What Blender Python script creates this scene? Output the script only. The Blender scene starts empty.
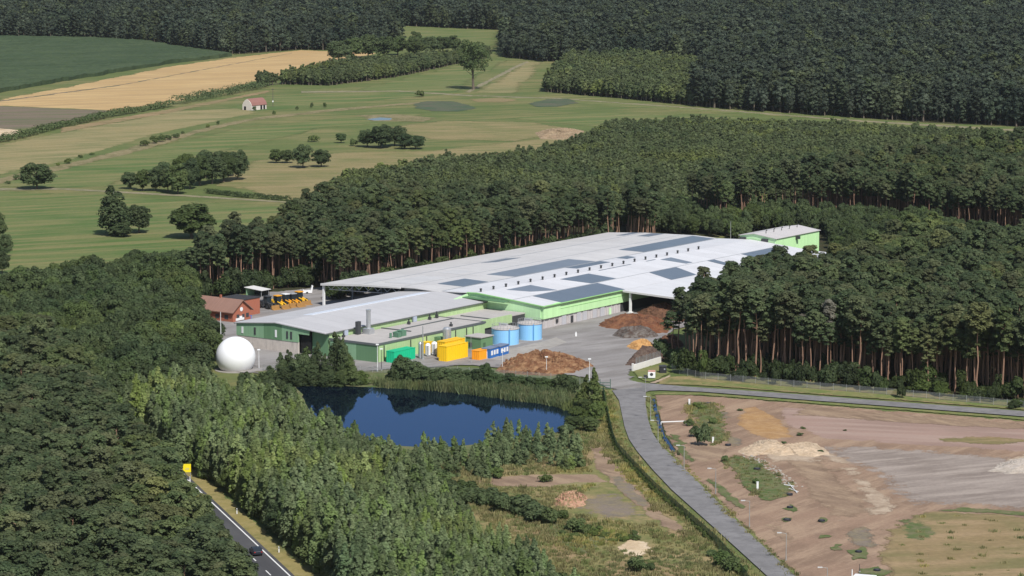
import bpy, bmesh, math, random
import numpy as np
from mathutils import Vector, Matrix, noise as mnoise

random.seed(7); RNG = np.random.default_rng(7)
R = math.radians; PI = math.pi
scene = bpy.context.scene
COL = scene.collection

# ------------------------------------------------------------------ survey
# The photograph was taken from a light aircraft: 132 m above flat ground, long lens.
CAMH, FPX = 132.0, 2976.0
PITCH = math.atan(428 / FPX)
_c, _s = math.cos(PITCH), math.sin(PITCH)
def at(px, py, z=0.0):
    """Point of the land at height z that the survey photograph shows at pixel px,py."""
    u = (px - 512) / FPX; v = (288 - py) / FPX
    d = (u, _c + v * _s, -_s + v * _c); t = (z - CAMH) / d[2]
    return (d[0] * t, d[1] * t)
def proj(x, y, z):
    dz = z - CAMH
    zc = y * _c - dz * _s; yc = y * _s + dz * _c
    return 512 + FPX * x / zc, 288 - FPX * yc / zc, FPX / zc
# plan axes of the works: a to the right (across), b along the halls
TH = R(54); OX, OY = at(536, 329)
def W(a, b):
    return (OX + a * math.sin(TH) + b * math.cos(TH), OY - a * math.cos(TH) + b * math.sin(TH))
def AB(x, y):
    dx, dy = x - OX, y - OY
    return dx * math.sin(TH) - dy * math.cos(TH), dx * math.cos(TH) + dy * math.sin(TH)
ROTW = TH - PI / 2

# ------------------------------------------------------------------ node helpers
def new_mat(name):
    m = bpy.data.materials.new(name); m.use_nodes = True
    nt = m.node_tree; nt.nodes.clear()
    out = nt.nodes.new('ShaderNodeOutputMaterial')
    bs = nt.nodes.new('ShaderNodeBsdfPrincipled')
    bs.inputs['Specular IOR Level'].default_value = 0.25
    nt.links.new(bs.outputs[0], out.inputs[0])
    return m, nt, bs, out
def N(nt, typ, **kw):
    n = nt.nodes.new(typ)
    for k, v in kw.items(): setattr(n, k, v)
    return n
def mixc(nt, fac, c1, c2, blend='MIX'):
    n = nt.nodes.new('ShaderNodeMix'); n.data_type = 'RGBA'; n.blend_type = blend
    for sock, val in ((n.inputs[0], fac), (n.inputs[6], c1), (n.inputs[7], c2)):
        if isinstance(val, (int, float)): sock.default_value = val
        elif isinstance(val, tuple): sock.default_value = (*val[:3], 1)
        else: nt.links.new(val, sock)
    return n.outputs[2]
def mathn(nt, op, a, b=0.5, clamp=False):
    n = nt.nodes.new('ShaderNodeMath'); n.operation = op; n.use_clamp = clamp
    for i, val in enumerate((a, b)):
        if isinstance(val, (int, float)): n.inputs[i].default_value = val
        else: nt.links.new(val, n.inputs[i])
    return n.outputs[0]
def ramp(nt, val, lo, hi):
    n = nt.nodes.new('ShaderNodeMapRange'); n.interpolation_type = 'SMOOTHSTEP'
    nt.links.new(val, n.inputs[0]); n.inputs[1].default_value = lo; n.inputs[2].default_value = hi
    return n.outputs[0]
def noise(nt, size, vec=None, detail=4, rough=0.6, seed=0.0):
    n = nt.nodes.new('ShaderNodeTexNoise'); n.noise_dimensions = '3D'
    n.inputs['Scale'].default_value = 1.0 / size
    n.inputs['Detail'].default_value = detail; n.inputs['Roughness'].default_value = rough
    if vec is not None: nt.links.new(vec, n.inputs['Vector'])
    return n.outputs['Fac']
def position(nt, rot=0.0, scale=(1, 1, 1), off=0.0):
    g = nt.nodes.new('ShaderNodeNewGeometry')
    mp = nt.nodes.new('ShaderNodeMapping')
    mp.vector_type = 'TEXTURE'   # inverse: rotation first then scale
    mp.inputs['Rotation'].default_value = (0, 0, rot); mp.inputs['Scale'].default_value = scale
    mp.inputs['Location'].default_value = (off, off * 1.7, 0)
    nt.links.new(g.outputs['Position'], mp.inputs['Vector'])
    return mp.outputs[0]
def objcoord(nt, scale=(1, 1, 1)):
    g = nt.nodes.new('ShaderNodeTexCoord'); mp = nt.nodes.new('ShaderNodeMapping')
    mp.inputs['Scale'].default_value = scale
    nt.links.new(g.outputs['Object'], mp.inputs['Vector'])
    return mp.outputs[0]

_off = [0.0]
def ground_mat(name, cols, sizes=(40, 7, 1.1), streak=None, soft=True, rough=0.95, fine=0.35, bias=(0, 0), rows=None):
    """cols: three true ground colours mixed by noises of three sizes; streak=(angle,ratio) pulls the middle one out along a direction"""
    m, nt, bs, out = new_mat(name)
    _off[0] += 37.3
    p = position(nt, 0, (1, 1, 1), _off[0])
    ps = position(nt, streak[0], (streak[1], 1, 1), _off[0]) if streak else p
    n1 = ramp(nt, noise(nt, sizes[0], p, 3), .38 + bias[0], .62 + bias[0])
    n2 = ramp(nt, noise(nt, sizes[1], ps, 5, .65), .40 + bias[1], .66 + bias[1])
    n3 = noise(nt, sizes[2], p, 4, .7)
    c = mixc(nt, n1, cols[0], cols[1])
    c = mixc(nt, n2, c, cols[2])
    f = mathn(nt, 'MULTIPLY_ADD', n3, fine * 2); f.node.inputs[2].default_value = 1 - fine
    c = mixc(nt, 1.0, c, f, 'MULTIPLY')
    if rows:
        pr = position(nt, rows[0], (1, 1, 1), 0)
        sx = nt.nodes.new('ShaderNodeSeparateXYZ'); nt.links.new(pr, sx.inputs[0])
        w = mathn(nt, 'SINE', mathn(nt, 'MULTIPLY', sx.outputs[1], 2 * PI / rows[1]))
        c = mixc(nt, mathn(nt, 'MULTIPLY', ramp(nt, w, .2, .95), rows[2]), c, rows[3])
    nt.links.new(c, bs.inputs['Base Color']); bs.inputs['Roughness'].default_value = rough
    bs.inputs['Specular IOR Level'].default_value = 0.1
    if soft:
        at_ = nt.nodes.new('ShaderNodeAttribute'); at_.attribute_name = 'edge'
        nn = mathn(nt, 'ADD', mathn(nt, 'MULTIPLY', noise(nt, 3.2, p, 3, .6), .5), mathn(nt, 'MULTIPLY', noise(nt, .45, p, 4, .75), .5))
        e = mathn(nt, 'ADD', at_.outputs['Fac'], mathn(nt, 'MULTIPLY', mathn(nt, 'SUBTRACT', nn, .5), 2.6))
        e = mathn(nt, 'GREATER_THAN', e, .5)   # ragged rim: the cover breaks up into flecks
        tr = nt.nodes.new('ShaderNodeBsdfTransparent'); mx = nt.nodes.new('ShaderNodeMixShader')
        nt.links.new(e, mx.inputs[0]); nt.links.new(tr.outputs[0], mx.inputs[1]); nt.links.new(bs.outputs[0], mx.inputs[2])
        nt.links.new(mx.outputs[0], out.inputs[0])
    return m

_mc = {}
def paint(name, col, rough=0.55, var=0.12, size=1.5, metal=0.0, streaks=0.0, spec=0.3):
    if name in _mc: return _mc[name]
    m, nt, bs, out = new_mat(name)
    p = objcoord(nt)
    n = noise(nt, size, p, 5, .65)
    f = mathn(nt, 'MULTIPLY_ADD', n, var * 2); f.node.inputs[2].default_value = 1 - var
    c = mixc(nt, 1.0, col, f, 'MULTIPLY')
    if streaks:
        ps = objcoord(nt, (1, 1, .12))
        st = ramp(nt, noise(nt, .6, ps, 4, .7), .5, .72)
        c = mixc(nt, mathn(nt, 'MULTIPLY', st, streaks), c, tuple(x * .45 for x in col))
    nt.links.new(c, bs.inputs['Base Color'])
    bs.inputs['Roughness'].default_value = rough; bs.inputs['Metallic'].default_value = metal
    bs.inputs['Specular IOR Level'].default_value = spec
    _mc[name] = m
    return m

def cladding(name, col, pitch=1.0, axis=0, depth=.25, rough=.5, var=.08, stain=None):
    """profiled sheet: seams every `pitch` metres, faint weathering"""
    if name in _mc: return _mc[name]
    m, nt, bs, out = new_mat(name)
    p = objcoord(nt)
    sx = nt.nodes.new('ShaderNodeSeparateXYZ'); nt.links.new(p, sx.inputs[0])
    w = mathn(nt, 'FRACT', mathn(nt, 'DIVIDE', sx.outputs[axis], pitch))
    seam = mathn(nt, 'LESS_THAN', w, .10)
    n = noise(nt, 3.0, p, 6, .65)
    f = mathn(nt, 'MULTIPLY_ADD', n, var * 2); f.node.inputs[2].default_value = 1 - var
    c = mixc(nt, 1.0, col, f, 'MULTIPLY')
    cell = nt.nodes.new('ShaderNodeTexWhiteNoise'); cell.noise_dimensions = '1D'
    nt.links.new(mathn(nt, 'FLOOR', mathn(nt, 'DIVIDE', sx.outputs[axis], pitch)), cell.inputs['W'])
    g = mathn(nt, 'MULTIPLY_ADD', cell.outputs[0], .08); g.node.inputs[2].default_value = .96
    c = mixc(nt, 1.0, c, g, 'MULTIPLY')
    c = mixc(nt, mathn(nt, 'MULTIPLY', seam, depth), c, tuple(x * .5 for x in col))
    if stain:
        ps = objcoord(nt, (1, 1, 1))
        s = ramp(nt, noise(nt, 9.0, ps, 6, .7), .52, .75)
        c = mixc(nt, mathn(nt, 'MULTIPLY', s, stain[1]), c, stain[0])
    nt.links.new(c, bs.inputs['Base Color']); bs.inputs['Roughness'].default_value = rough
    _mc[name] = m
    return m

def foliage(name, c1, c2, c3=None, spread=.5):
    m, nt, bs, out = new_mat(name)
    a = nt.nodes.new('ShaderNodeAttribute'); a.attribute_name = 'tint'
    oi = nt.nodes.new('ShaderNodeObjectInfo')
    c = mixc(nt, a.outputs['Fac'], c1, c2)
    if c3:
        r3 = ramp(nt, oi.outputs['Random'], .55, 1.0)
        c = mixc(nt, mathn(nt, 'MULTIPLY', r3, .8), c, c3)
    rr = mathn(nt, 'FRACT', mathn(nt, 'MULTIPLY', oi.outputs['Random'], 13.7))
    f = mathn(nt, 'MULTIPLY_ADD', rr, spread); f.node.inputs[2].default_value = 1 - spread / 2
    c = mixc(nt, 1.0, c, f, 'MULTIPLY')
    # patches of other species and age through the wood
    ln = noise(nt, 45.0, oi.outputs['Location'], 3, .6)
    c = mixc(nt, ramp(nt, ln, .50, .68), c, mixc(nt, 1.0, c, (1.40, 1.32, .95), 'MULTIPLY'))
    c = mixc(nt, ramp(nt, ln, .46, .30), c, mixc(nt, 1.0, c, (.70, .80, .82), 'MULTIPLY'))
    nt.links.new(c, bs.inputs['Base Color']); bs.inputs['Roughness'].default_value = .65
    bs.inputs['Specular IOR Level'].default_value = .15
    tl = nt.nodes.new('ShaderNodeBsdfTranslucent'); nt.links.new(c, tl.inputs[0])
    mx = nt.nodes.new('ShaderNodeMixShader'); mx.inputs[0].default_value = .25
    nt.links.new(bs.outputs[0], mx.inputs[1]); nt.links.new(tl.outputs[0], mx.inputs[2])
    nt.links.new(mx.outputs[0], out.inputs[0])
    return m

# ------------------------------------------------------------------ object helpers
def tag(o, label=None, cat=None, group=None, kind=None):
    if label: o['label'] = label
    if cat: o['category'] = cat
    if group: o['group'] = group
    if kind: o['kind'] = kind
    return o
def thing(name, label, cat, loc=(0, 0, 0), rz=0.0, group=None):
    o = bpy.data.objects.new(name, None); COL.objects.link(o)
    o.location = loc; o.rotation_euler = (0, 0, rz); o.empty_display_size = .5
    return tag(o, label, cat, group)
def link(name, me, parent=None, loc=None, rz=None):
    o = bpy.data.objects.new(name, me); COL.objects.link(o)
    if parent is not None: o.parent = parent
    if loc is not None: o.location = loc
    if rz is not None: o.rotation_euler = (0, 0, rz)
    return o
def dup_tree(root, loc, rz, label=None, group=None):
    r = root.copy(); COL.objects.link(r); r.location = loc; r.rotation_euler = (0, 0, rz)
    if label: r['label'] = label
    if group: r['group'] = group
    for ch in list(root.children):
        c = ch.copy(); COL.objects.link(c); c.parent = r
        for g in list(ch.children):
            d = g.copy(); COL.objects.link(d); d.parent = c
    return r

class MB:
    def __init__(s): s.v = []; s.f = []; s.mi = []
    def add(s, vs, fs, mi=0):
        n = len(s.v); s.v += [tuple(p) for p in vs]; s.f += [tuple(i + n for i in f) for f in fs]; s.mi += [mi] * len(fs); return s
    def box(s, c, d, rz=0, mi=0, tilt=None):
        hx, hy, hz = d[0] / 2, d[1] / 2, d[2] / 2
        vs = [Vector((x * hx, y * hy, z * hz)) for z in (-1, 1) for y in (-1, 1) for x in (-1, 1)]
        M = Matrix.Rotation(rz, 3, 'Z')
        if tilt: M = M @ Matrix.Rotation(tilt[1], 3, tilt[0])
        vs = [M @ v + Vector(c) for v in vs]
        return s.add(vs, [(0, 2, 3, 1), (4, 5, 7, 6), (0, 1, 5, 4), (2, 6, 7, 3), (0, 4, 6, 2), (1, 3, 7, 5)], mi)
    def span(s, a0, a1, b0, b1, z0, z1, mi=0):
        return s.box(((a0 + a1) / 2, (b0 + b1) / 2, (z0 + z1) / 2), (abs(a1 - a0), abs(b1 - b0), abs(z1 - z0)), 0, mi)
    def tube(s, p, q, r0, r1=None, n=10, mi=0, cap=True):
        r1 = r0 if r1 is None else r1
        p, q = Vector(p), Vector(q); d = (q - p).normalized()
        u = d.orthogonal().normalized(); w = d.cross(u)
        vs = []
        for c, r in ((p, r0), (q, r1)):
            for k in range(n):
                t = 2 * PI * k / n; vs.append(c + r * (math.cos(t) * u + math.sin(t) * w))
        fs = [(k, (k + 1) % n, n + (k + 1) % n, n + k) for k in range(n)]
        if cap: fs += [tuple(range(n))[::-1], tuple(range(n, 2 * n))]
        return s.add(vs, fs, mi)
    def lathe(s, c, prof, n=24, mi=0):
        vs = []; fs = []
        for r, z in prof:
            for k in range(n):
                t = 2 * PI * k / n; vs.append((c[0] + r * math.cos(t), c[1] + r * math.sin(t), c[2] + z))
        for i in range(len(prof) - 1):
            for k in range(n):
                fs.append((i * n + k, i * n + (k + 1) % n, (i + 1) * n + (k + 1) % n, (i + 1) * n + k))
        if prof[0][0] > 1e-4: fs.append(tuple(range(n))[::-1])
        if prof[-1][0] > 1e-4: fs.append(tuple(range((len(prof) - 1) * n, len(prof) * n)))
        return s.add(vs, fs, mi)
    def prism(s, pts, axis, d0, d1, mi=0):
        """pts: 2D outline; axis 'x': outline in (y,z) pushed along x; 'y': (x,z) along y; 'z': (x,y) along z"""
        f = {'x': lambda p, d: (d, p[0], p[1]), 'y': lambda p, d: (p[0], d, p[1]), 'z': lambda p, d: (p[0], p[1], d)}[axis]
        n = len(pts); vs = [f(p, d0) for p in pts] + [f(p, d1) for p in pts]
        fs = [(k, (k + 1) % n, n + (k + 1) % n, n + k) for k in range(n)] + [tuple(range(n))[::-1], tuple(range(n, 2 * n))]
        return s.add(vs, fs, mi)
    def mesh(s, name, mats, smooth=False):
        me = bpy.data.meshes.new(name); me.from_pydata(s.v, [], s.f)
        for m in (mats if isinstance(mats, (list, tuple)) else [mats]): me.materials.append(m)
        me.polygons.foreach_set('material_index', s.mi)
        bm = bmesh.new(); bm.from_mesh(me); bmesh.ops.recalc_face_normals(bm, faces=bm.faces); bm.to_mesh(me); bm.free()
        if smooth: me.polygons.foreach_set('use_smooth', [True] * len(me.polygons))
        me.update(); return me
    def build(s, name, mats, parent=None, loc=None, rz=None, smooth=False, bevel=0):
        o = link(name, s.mesh(name, mats, smooth), parent, loc, rz)
        if bevel:
            b = o.modifiers.new('bevel', 'BEVEL'); b.width = bevel; b.segments = 2; b.limit_method = 'ANGLE'
        return o

# ------------------------------------------------------------------ land
_layer = [0]
def inside(poly, x, y):
    c = np.zeros(len(x), bool); n = len(poly)
    for i in range(n):
        x1, y1 = poly[i]; x2, y2 = poly[(i + 1) % n]
        cond = ((y1 > y) != (y2 > y)) & (x < (x2 - x1) * (y - y1) / ((y2 - y1) if y2 != y1 else 1e-9) + x1)
        c ^= cond
    return c
def nrm2(x, y, s): return mnoise.noise(Vector((x / s, y / s, 3.3)))
def jag(poly, amp, step):
    out = []
    n = len(poly)
    for i in range(n):
        p, q = poly[i], poly[(i + 1) % n]; L = math.hypot(q[0] - p[0], q[1] - p[1]); k = max(1, min(120, int(L / step)))
        dx, dy = (q[0] - p[0]) / max(L, 1e-6), (q[1] - p[1]) / max(L, 1e-6)
        for j in range(k):
            x, y = p[0] + (q[0] - p[0]) * j / k, p[1] + (q[1] - p[1]) * j / k
            o = amp * (nrm2(x, y, step * 3.1) + .6 * nrm2(x + 50, y, step * 1.3)) if j else 0
            out.append((x - dy * o, y + dx * o))
    return out
from mathutils.geometry import delaunay_2d_cdt
def seg_dist(P, poly):
    A_ = np.array(poly); B_ = np.roll(A_, -1, 0); out = np.full(len(P), 1e9)
    for a, b in zip(A_, B_):
        ab = b - a; t = np.clip(((P - a) @ ab) / max(1e-9, ab @ ab), 0, 1); q = P - a - t[:, None] * ab
        out = np.minimum(out, np.hypot(q[:, 0], q[:, 1]))
    return out
def sheet(name, mat, poly, amp=.8, step=4.0, soft=1.5, kind='structure', z=None, world=False):
    """one flat piece of land cover; its outline is irregular and its rim (attribute 'edge') thins out into what lies below"""
    _layer[0] += 1
    z = 0.004 * _layer[0] if z is None else z
    pts = poly if world else [at(*p) for p in poly]
    if amp: pts = jag(pts, amp, step)
    n = len(pts); A_ = np.array(pts); ins_pts = np.zeros((0, 2)); att = np.zeros(0)
    if soft:
        d = np.roll(A_, -1, 0) - np.roll(A_, 1, 0); d /= np.hypot(d[:, 0], d[:, 1])[:, None] + 1e-9
        nn = np.stack([-d[:, 1], d[:, 0]], 1)
        cand = np.concatenate([A_ + nn * soft, A_ - nn * soft])
        lo, hi = A_.min(0), A_.max(0); g = max(soft * 1.6, math.sqrt((hi[0] - lo[0]) * (hi[1] - lo[1])) / 45)
        gx, gy = np.meshgrid(np.arange(lo[0], hi[0], g), np.arange(lo[1], hi[1], g))
        cand = np.concatenate([cand, np.stack([gx.ravel() + .31 * g, gy.ravel() + .17 * g], 1)])
        cand = cand[inside(pts, cand[:, 0], cand[:, 1])]
        if len(cand):
            dd = seg_dist(cand, pts); k = dd > soft * .55; ins_pts = cand[k]; att = np.clip(dd[k] / soft, 0, 1)
    vs = [Vector(p) for p in A_] + [Vector(p) for p in ins_pts]
    at_ = np.concatenate([np.zeros(n) if soft else np.ones(n), att])
    ov, oe, of, iv, ie, if_ = delaunay_2d_cdt(vs, [(i, (i + 1) % n) for i in range(n)], [], 0, 1e-4)
    V = np.array([(v[0], v[1]) for v in ov]); cen = np.array([V[list(f)].mean(0) for f in of]); keep = inside(pts, cen[:, 0], cen[:, 1])
    fs = []
    for f, k in zip(of, keep):
        if k:
            f = list(f); a, b, c = V[f[0]], V[f[1]], V[f[2]]
            if (b[0] - a[0]) * (c[1] - a[1]) - (b[1] - a[1]) * (c[0] - a[0]) < 0: f.reverse()
            fs.append(f)
    me = bpy.data.meshes.new(name); me.from_pydata([(v[0], v[1], z) for v in V], [], fs)
    val = [float(at_[k[0]]) if k else 0.0 for k in iv]
    me.attributes.new('edge', 'FLOAT', 'POINT').data.foreach_set('value', val)
    me.materials.append(mat); me.update()
    o = link(name, me); o['kind'] = kind
    return o
def zone(): _layer[0] = 0

G_ = dict(
    base=ground_mat('pasture grass', [(.112, .136, .046), (.185, .168, .072), (.088, .120, .038)], (60, 9, 1.6), (R(20), 7), soft=False),
    green=ground_mat('green meadow grass', [(.072, .122, .034), (.108, .140, .046), (.185, .172, .072)], (38, 8, 1.5), (R(24), 9), bias=(0, .0), rows=(R(24), 11, .2, (.16, .165, .075))),
    mow=ground_mat('mown hay meadow', [(.235, .195, .092), (.15, .155, .065), (.285, .23, .118)], (50, 6, 1.5), (R(28), 10), rows=(R(28), 9, .35, (.18, .185, .08))),
    dry=ground_mat('dry brown pasture', [(.225, .165, .085), (.165, .145, .065), (.285, .205, .115)], (30, 7, 1.4), (R(8), 4)),
    stubble=ground_mat('ripe golden stubble', [(.43, .29, .135), (.48, .335, .16), (.36, .245, .12)], (60, 9, 1.5), (R(27), 14), fine=.15, rows=(R(27), 17, .35, (.36, .26, .13))),
    brown=ground_mat('brown tilled strip', [(.18, .135, .10), (.15, .12, .085), (.11, .12, .06)], (50, 9, 1.3), (R(12), 8)),
    sand=ground_mat('pale bare sand', [(.52, .40, .25), (.44, .33, .21), (.58, .47, .33)], (14, 4, .8)),
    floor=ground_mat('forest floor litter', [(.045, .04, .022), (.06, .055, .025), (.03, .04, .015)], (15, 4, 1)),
    track=ground_mat('worn farm track', [(.27, .225, .15), (.21, .185, .12), (.16, .16, .08)], (15, 4, .9)),
    dryfield=ground_mat('tan dry pasture', [(.20, .172, .078), (.145, .150, .058), (.25, .20, .10)], (30, 7, 1.4), (R(8), 5)),
    ditchgrass=ground_mat('dry ditch grass', [(.20, .165, .085), (.12, .115, .05), (.24, .20, .11)], (20, 4, 1)),
    reedy=ground_mat('reedy wet hollow', [(.055, .09, .05), (.075, .105, .058), (.11, .10, .07)], (12, 5, 1), (0, 4)),
    rough=ground_mat('rough summer grass', [(.19, .175, .07), (.27, .205, .105), (.125, .14, .05)], (17, 4.5, .9)),
    weeds=ground_mat('green weedy ground', [(.075, .11, .035), (.11, .13, .05), (.15, .14, .075)], (9, 2.5, .6)),
    soil=ground_mat('pinkish bare soil', [(.255, .170, .118), (.205, .138, .096), (.315, .222, .152)], (16, 4.5, .7), (R(55), 5), fine=.32),
    soil2=ground_mat('brown trampled soil', [(.195, .135, .094), (.245, .172, .118), (.31, .225, .15)], (12, 4, .7), (R(130), 4), fine=.32),
    ochre=ground_mat('ochre dug soil', [(.33, .195, .085), (.29, .175, .09), (.38, .24, .12)], (10, 3, .7), fine=.25),
    grey=ground_mat('grey graded gravel', [(.205, .168, .142), (.25, .208, .178), (.32, .27, .23)], (16, 4, .8), (R(25), 6), fine=.28),
    pale=ground_mat('pale sandy gravel', [(.36, .275, .195), (.31, .235, .168), (.41, .325, .24)], (10, 3, .7)),
    pinkfield=ground_mat('pink levelled earth', [(.30, .205, .165), (.26, .18, .145), (.33, .24, .195)], (30, 5, 1), (R(-14), 10), fine=.15),
    purple=ground_mat('purplish grey cinder ground', [(.19, .155, .125), (.165, .14, .105), (.215, .175, .11)], (10, 3, .7)),
    asphalt=ground_mat('worn grey asphalt', [(.19, .183, .18), (.215, .207, .204), (.158, .152, .15)], (16, 3, .6), None, soft=False, fine=.14, rough=.85),
    yard=ground_mat('dusty yard asphalt', [(.25, .235, .225), (.285, .268, .255), (.195, .18, .168)], (22, 6, .7), (R(40), 4), fine=.15, rough=.9),
    dark_asphalt=ground_mat('dark road asphalt', [(.075, .075, .08), (.09, .09, .093), (.062, .062, .066)], (18, 5, .6), (R(108), 8), soft=False, fine=.12, rough=.8),
    verge=ground_mat('dry roadside grass', [(.24, .20, .075), (.17, .16, .06), (.28, .23, .10)], (10, 3, .7)),
    lawn=ground_mat('short green roadside grass', [(.115, .155, .045), (.15, .17, .06), (.20, .185, .08)], (10, 3, .7)),
    concrete=ground_mat('concrete apron', [(.36, .335, .30), (.32, .30, .27), (.28, .26, .235)], (10, 3, .6), soft=False, fine=.12),
)
gm = MB(); gm.add([(-1500, -150, 0), (1500, -150, 0), (1500, 3600, 0), (-1500, 3600, 0)], [(0, 1, 2, 3)])
tag(gm.build('ground', G_['base']), kind='structure')

S = sheet
# --- far left fields
S('hay_meadow', G_['mow'], [(-60, 160), (0, 144), (60, 132), (170, 111), (240, 108), (262, 112), (160, 134), (80, 158), (0, 176), (-60, 188)], 2, 12, 5)
S('hay_meadow', G_['green'], [(262, 96), (330, 92), (440, 86), (475, 92), (300, 108), (255, 112), (225, 108)], 2, 14, 6)
S('stubble_field', G_['stubble'], [(-80, 122), (0, 99), (60, 88), (165, 67), (235, 57), (300, 50), (378, 53), (362, 59), (252, 83), (172, 104), (120, 111), (0, 106), (-80, 112)], .8, 20, 2)
S('tramline', G_['brown'], [(-20, 104), (0, 100.6), (120, 84.6), (230, 64.2), (292, 52.8), (292, 53.5), (230, 65.2), (120, 85.9), (0, 101.9), (-20, 105.4)], .5, 14, .6)
S('tilled_strip', G_['brown'], [(-60, 106), (0, 106), (125, 111), (60, 126), (10, 130), (-60, 128)], 1, 15, 2)
S('sandy_strip', G_['sand'], [(-60, 129), (0, 128), (29, 131), (10, 138), (-60, 145)], 1, 12, 2)
S('green_meadow', G_['green'], [(-60, 182), (40, 170), (150, 146), (230, 128), (330, 118), (430, 112), (420, 122), (330, 128), (250, 146), (180, 162), (110, 188), (0, 188), (-60, 192)], 3, 14, 8)
S('green_meadow', G_['green'], [(-60, 194), (0, 190), (100, 194), (180, 200), (300, 206), (330, 216), (200, 300), (0, 340), (-80, 330)], 2, 12, 5)
S('dry_pasture', G_['dryfield'], [(228, 170), (250, 160), (340, 152), (430, 150), (520, 140), (600, 134), (600, 150), (330, 215), (240, 190), (205, 186)], 3, 12, 8)
S('dry_pasture', G_['dryfield'], [(370, 128), (440, 120), (540, 122), (590, 130), (520, 142), (430, 140)], 3, 14, 8)
S('green_meadow', G_['green'], [(480, 100), (560, 103), (700, 112), (860, 121), (1060, 135), (1060, 128), (860, 120), (690, 108), (560, 99), (500, 97)], 1, 14, 3)
S('green_meadow', G_['green'], [(500, 118), (600, 112), (760, 118), (760, 135), (600, 128)], 3, 14, 6)
S('far_meadow', G_['green'], [(360, 24), (400, 25), (510, 30), (508, 44), (480, 58), (395, 52)], 3, 30, 10)
S('far_meadow', G_['green'], [(350, 90), (445, 67), (490, 58), (512, 60), (480, 78), (462, 92), (420, 94)], 2, 18, 6)
S('mown_strip', G_['mow'], [(470, 93), (505, 72), (522, 62), (545, 62), (540, 75), (520, 94)], 3, 18, 6)
S('farm_track', G_['track'], [(300, 91), (400, 90.5), (470, 95), (560, 98), (700, 108), (860, 120), (1040, 131), (1040, 133), (860, 122), (700, 109.6), (560, 99.3), (470, 96.5), (400, 92), (300, 93)], 1, 14, .8)
S('farm_track', G_['track'], [(464, 92), (508, 69), (526, 61), (530, 62), (514, 70), (470, 93)], 1, 14, 1)
S('farm_track', G_['ditchgrass'], [(-20, 182), (60, 165), (150, 142), (205, 127), (250, 118), (330, 109), (430, 101), (430, 103), (330, 112), (252, 121), (206, 132), (150, 149), (60, 171), (-20, 189)], 2, 10, 2)
S('farm_track', G_['track'], [(-20, 188.5), (60, 188), (180, 194.5), (310, 203), (310, 204.6), (180, 196.5), (60, 190), (-20, 191)], .8, 8, .8)
S('dry_verge', G_['dry'], [(60, 128), (170, 109), (270, 90), (272, 92), (170, 113), (60, 133)], 1, 10, 1)
S('reedy_hollow', G_['reedy'], [(411, 104), (425, 101), (455, 101.3), (472, 105), (478, 109), (460, 112), (430, 111.5), (412, 108.5)], 1.5, 8, 3)
S('reedy_hollow', G_['reedy'], [(525, 104), (545, 99), (570, 98.5), (582, 103), (560, 107), (535, 107.5)], 1.5, 8, 3)
S('brown_hollow', G_['dry'], [(466, 99), (500, 97.5), (520, 100), (505, 102.5), (475, 102)], 1.5, 8, 3)
S('brown_hollow', G_['ditchgrass'], [(352, 115), (400, 114), (440, 118), (425, 122), (370, 121.5)], 1.5, 8, 3)

def water_mat(name, col, rough, wave):
    m, nt, bs, out = new_mat(name)
    p = position(nt, 0, (1, 1.6, 1))
    b = nt.nodes.new('ShaderNodeBump'); b.inputs['Strength'].default_value = wave; b.inputs['Distance'].default_value = .05
    nt.links.new(noise(nt, 1.2, p, 3, .6), b.inputs['Height'])
    bs.inputs['Base Color'].default_value = (*col, 1); bs.inputs['Roughness'].default_value = .6; bs.inputs['Specular IOR Level'].default_value = 0
    gl = nt.nodes.new('ShaderNodeBsdfGlossy'); gl.inputs['Color'].default_value = (.42, .60, .96, 1); gl.inputs['Roughness'].default_value = rough
    fr = nt.nodes.new('ShaderNodeFresnel'); fr.inputs['IOR'].default_value = 1.38
    mx = nt.nodes.new('ShaderNodeMixShader'); L = nt.links.new
    L(b.outputs[0], gl.inputs['Normal']); L(b.outputs[0], fr.inputs['Normal']); L(fr.outputs[0], mx.inputs[0]); L(bs.outputs[0], mx.inputs[1]); L(gl.outputs[0], mx.inputs[2]); L(mx.outputs[0], out.inputs[0])
    return m
WATER = water_mat('still pond water', (.003, .006, .012), .03, .12)
POOLW = water_mat('shallow pool water', (.06, .06, .05), .1, .2)
[n_ for n_ in POOLW.node_tree.nodes if n_.type == 'BSDF_GLOSSY'][0].inputs['Color'].default_value = (.62, .72, .85, 1)
S('pool', POOLW, [(367, 119.4), (380, 117.6), (392, 118.4), (390, 120.3), (375, 120.6)], .6, 4, 0)

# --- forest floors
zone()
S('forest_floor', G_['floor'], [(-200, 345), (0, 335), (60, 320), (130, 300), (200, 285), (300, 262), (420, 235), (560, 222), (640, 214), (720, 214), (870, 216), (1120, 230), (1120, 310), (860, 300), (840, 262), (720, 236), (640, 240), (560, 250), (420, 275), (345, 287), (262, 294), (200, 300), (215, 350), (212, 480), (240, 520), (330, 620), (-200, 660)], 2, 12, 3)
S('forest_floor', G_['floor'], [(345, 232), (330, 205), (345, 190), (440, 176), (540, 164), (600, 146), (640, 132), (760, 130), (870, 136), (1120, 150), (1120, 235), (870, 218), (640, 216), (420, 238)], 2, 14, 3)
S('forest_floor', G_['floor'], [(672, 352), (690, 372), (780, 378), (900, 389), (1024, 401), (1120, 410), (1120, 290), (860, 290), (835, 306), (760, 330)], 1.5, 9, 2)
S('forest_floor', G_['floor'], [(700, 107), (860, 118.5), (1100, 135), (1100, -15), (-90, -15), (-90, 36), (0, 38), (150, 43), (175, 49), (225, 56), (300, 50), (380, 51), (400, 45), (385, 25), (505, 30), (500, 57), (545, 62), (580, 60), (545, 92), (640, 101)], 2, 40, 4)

zone(); _layer[0] = 4
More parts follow.
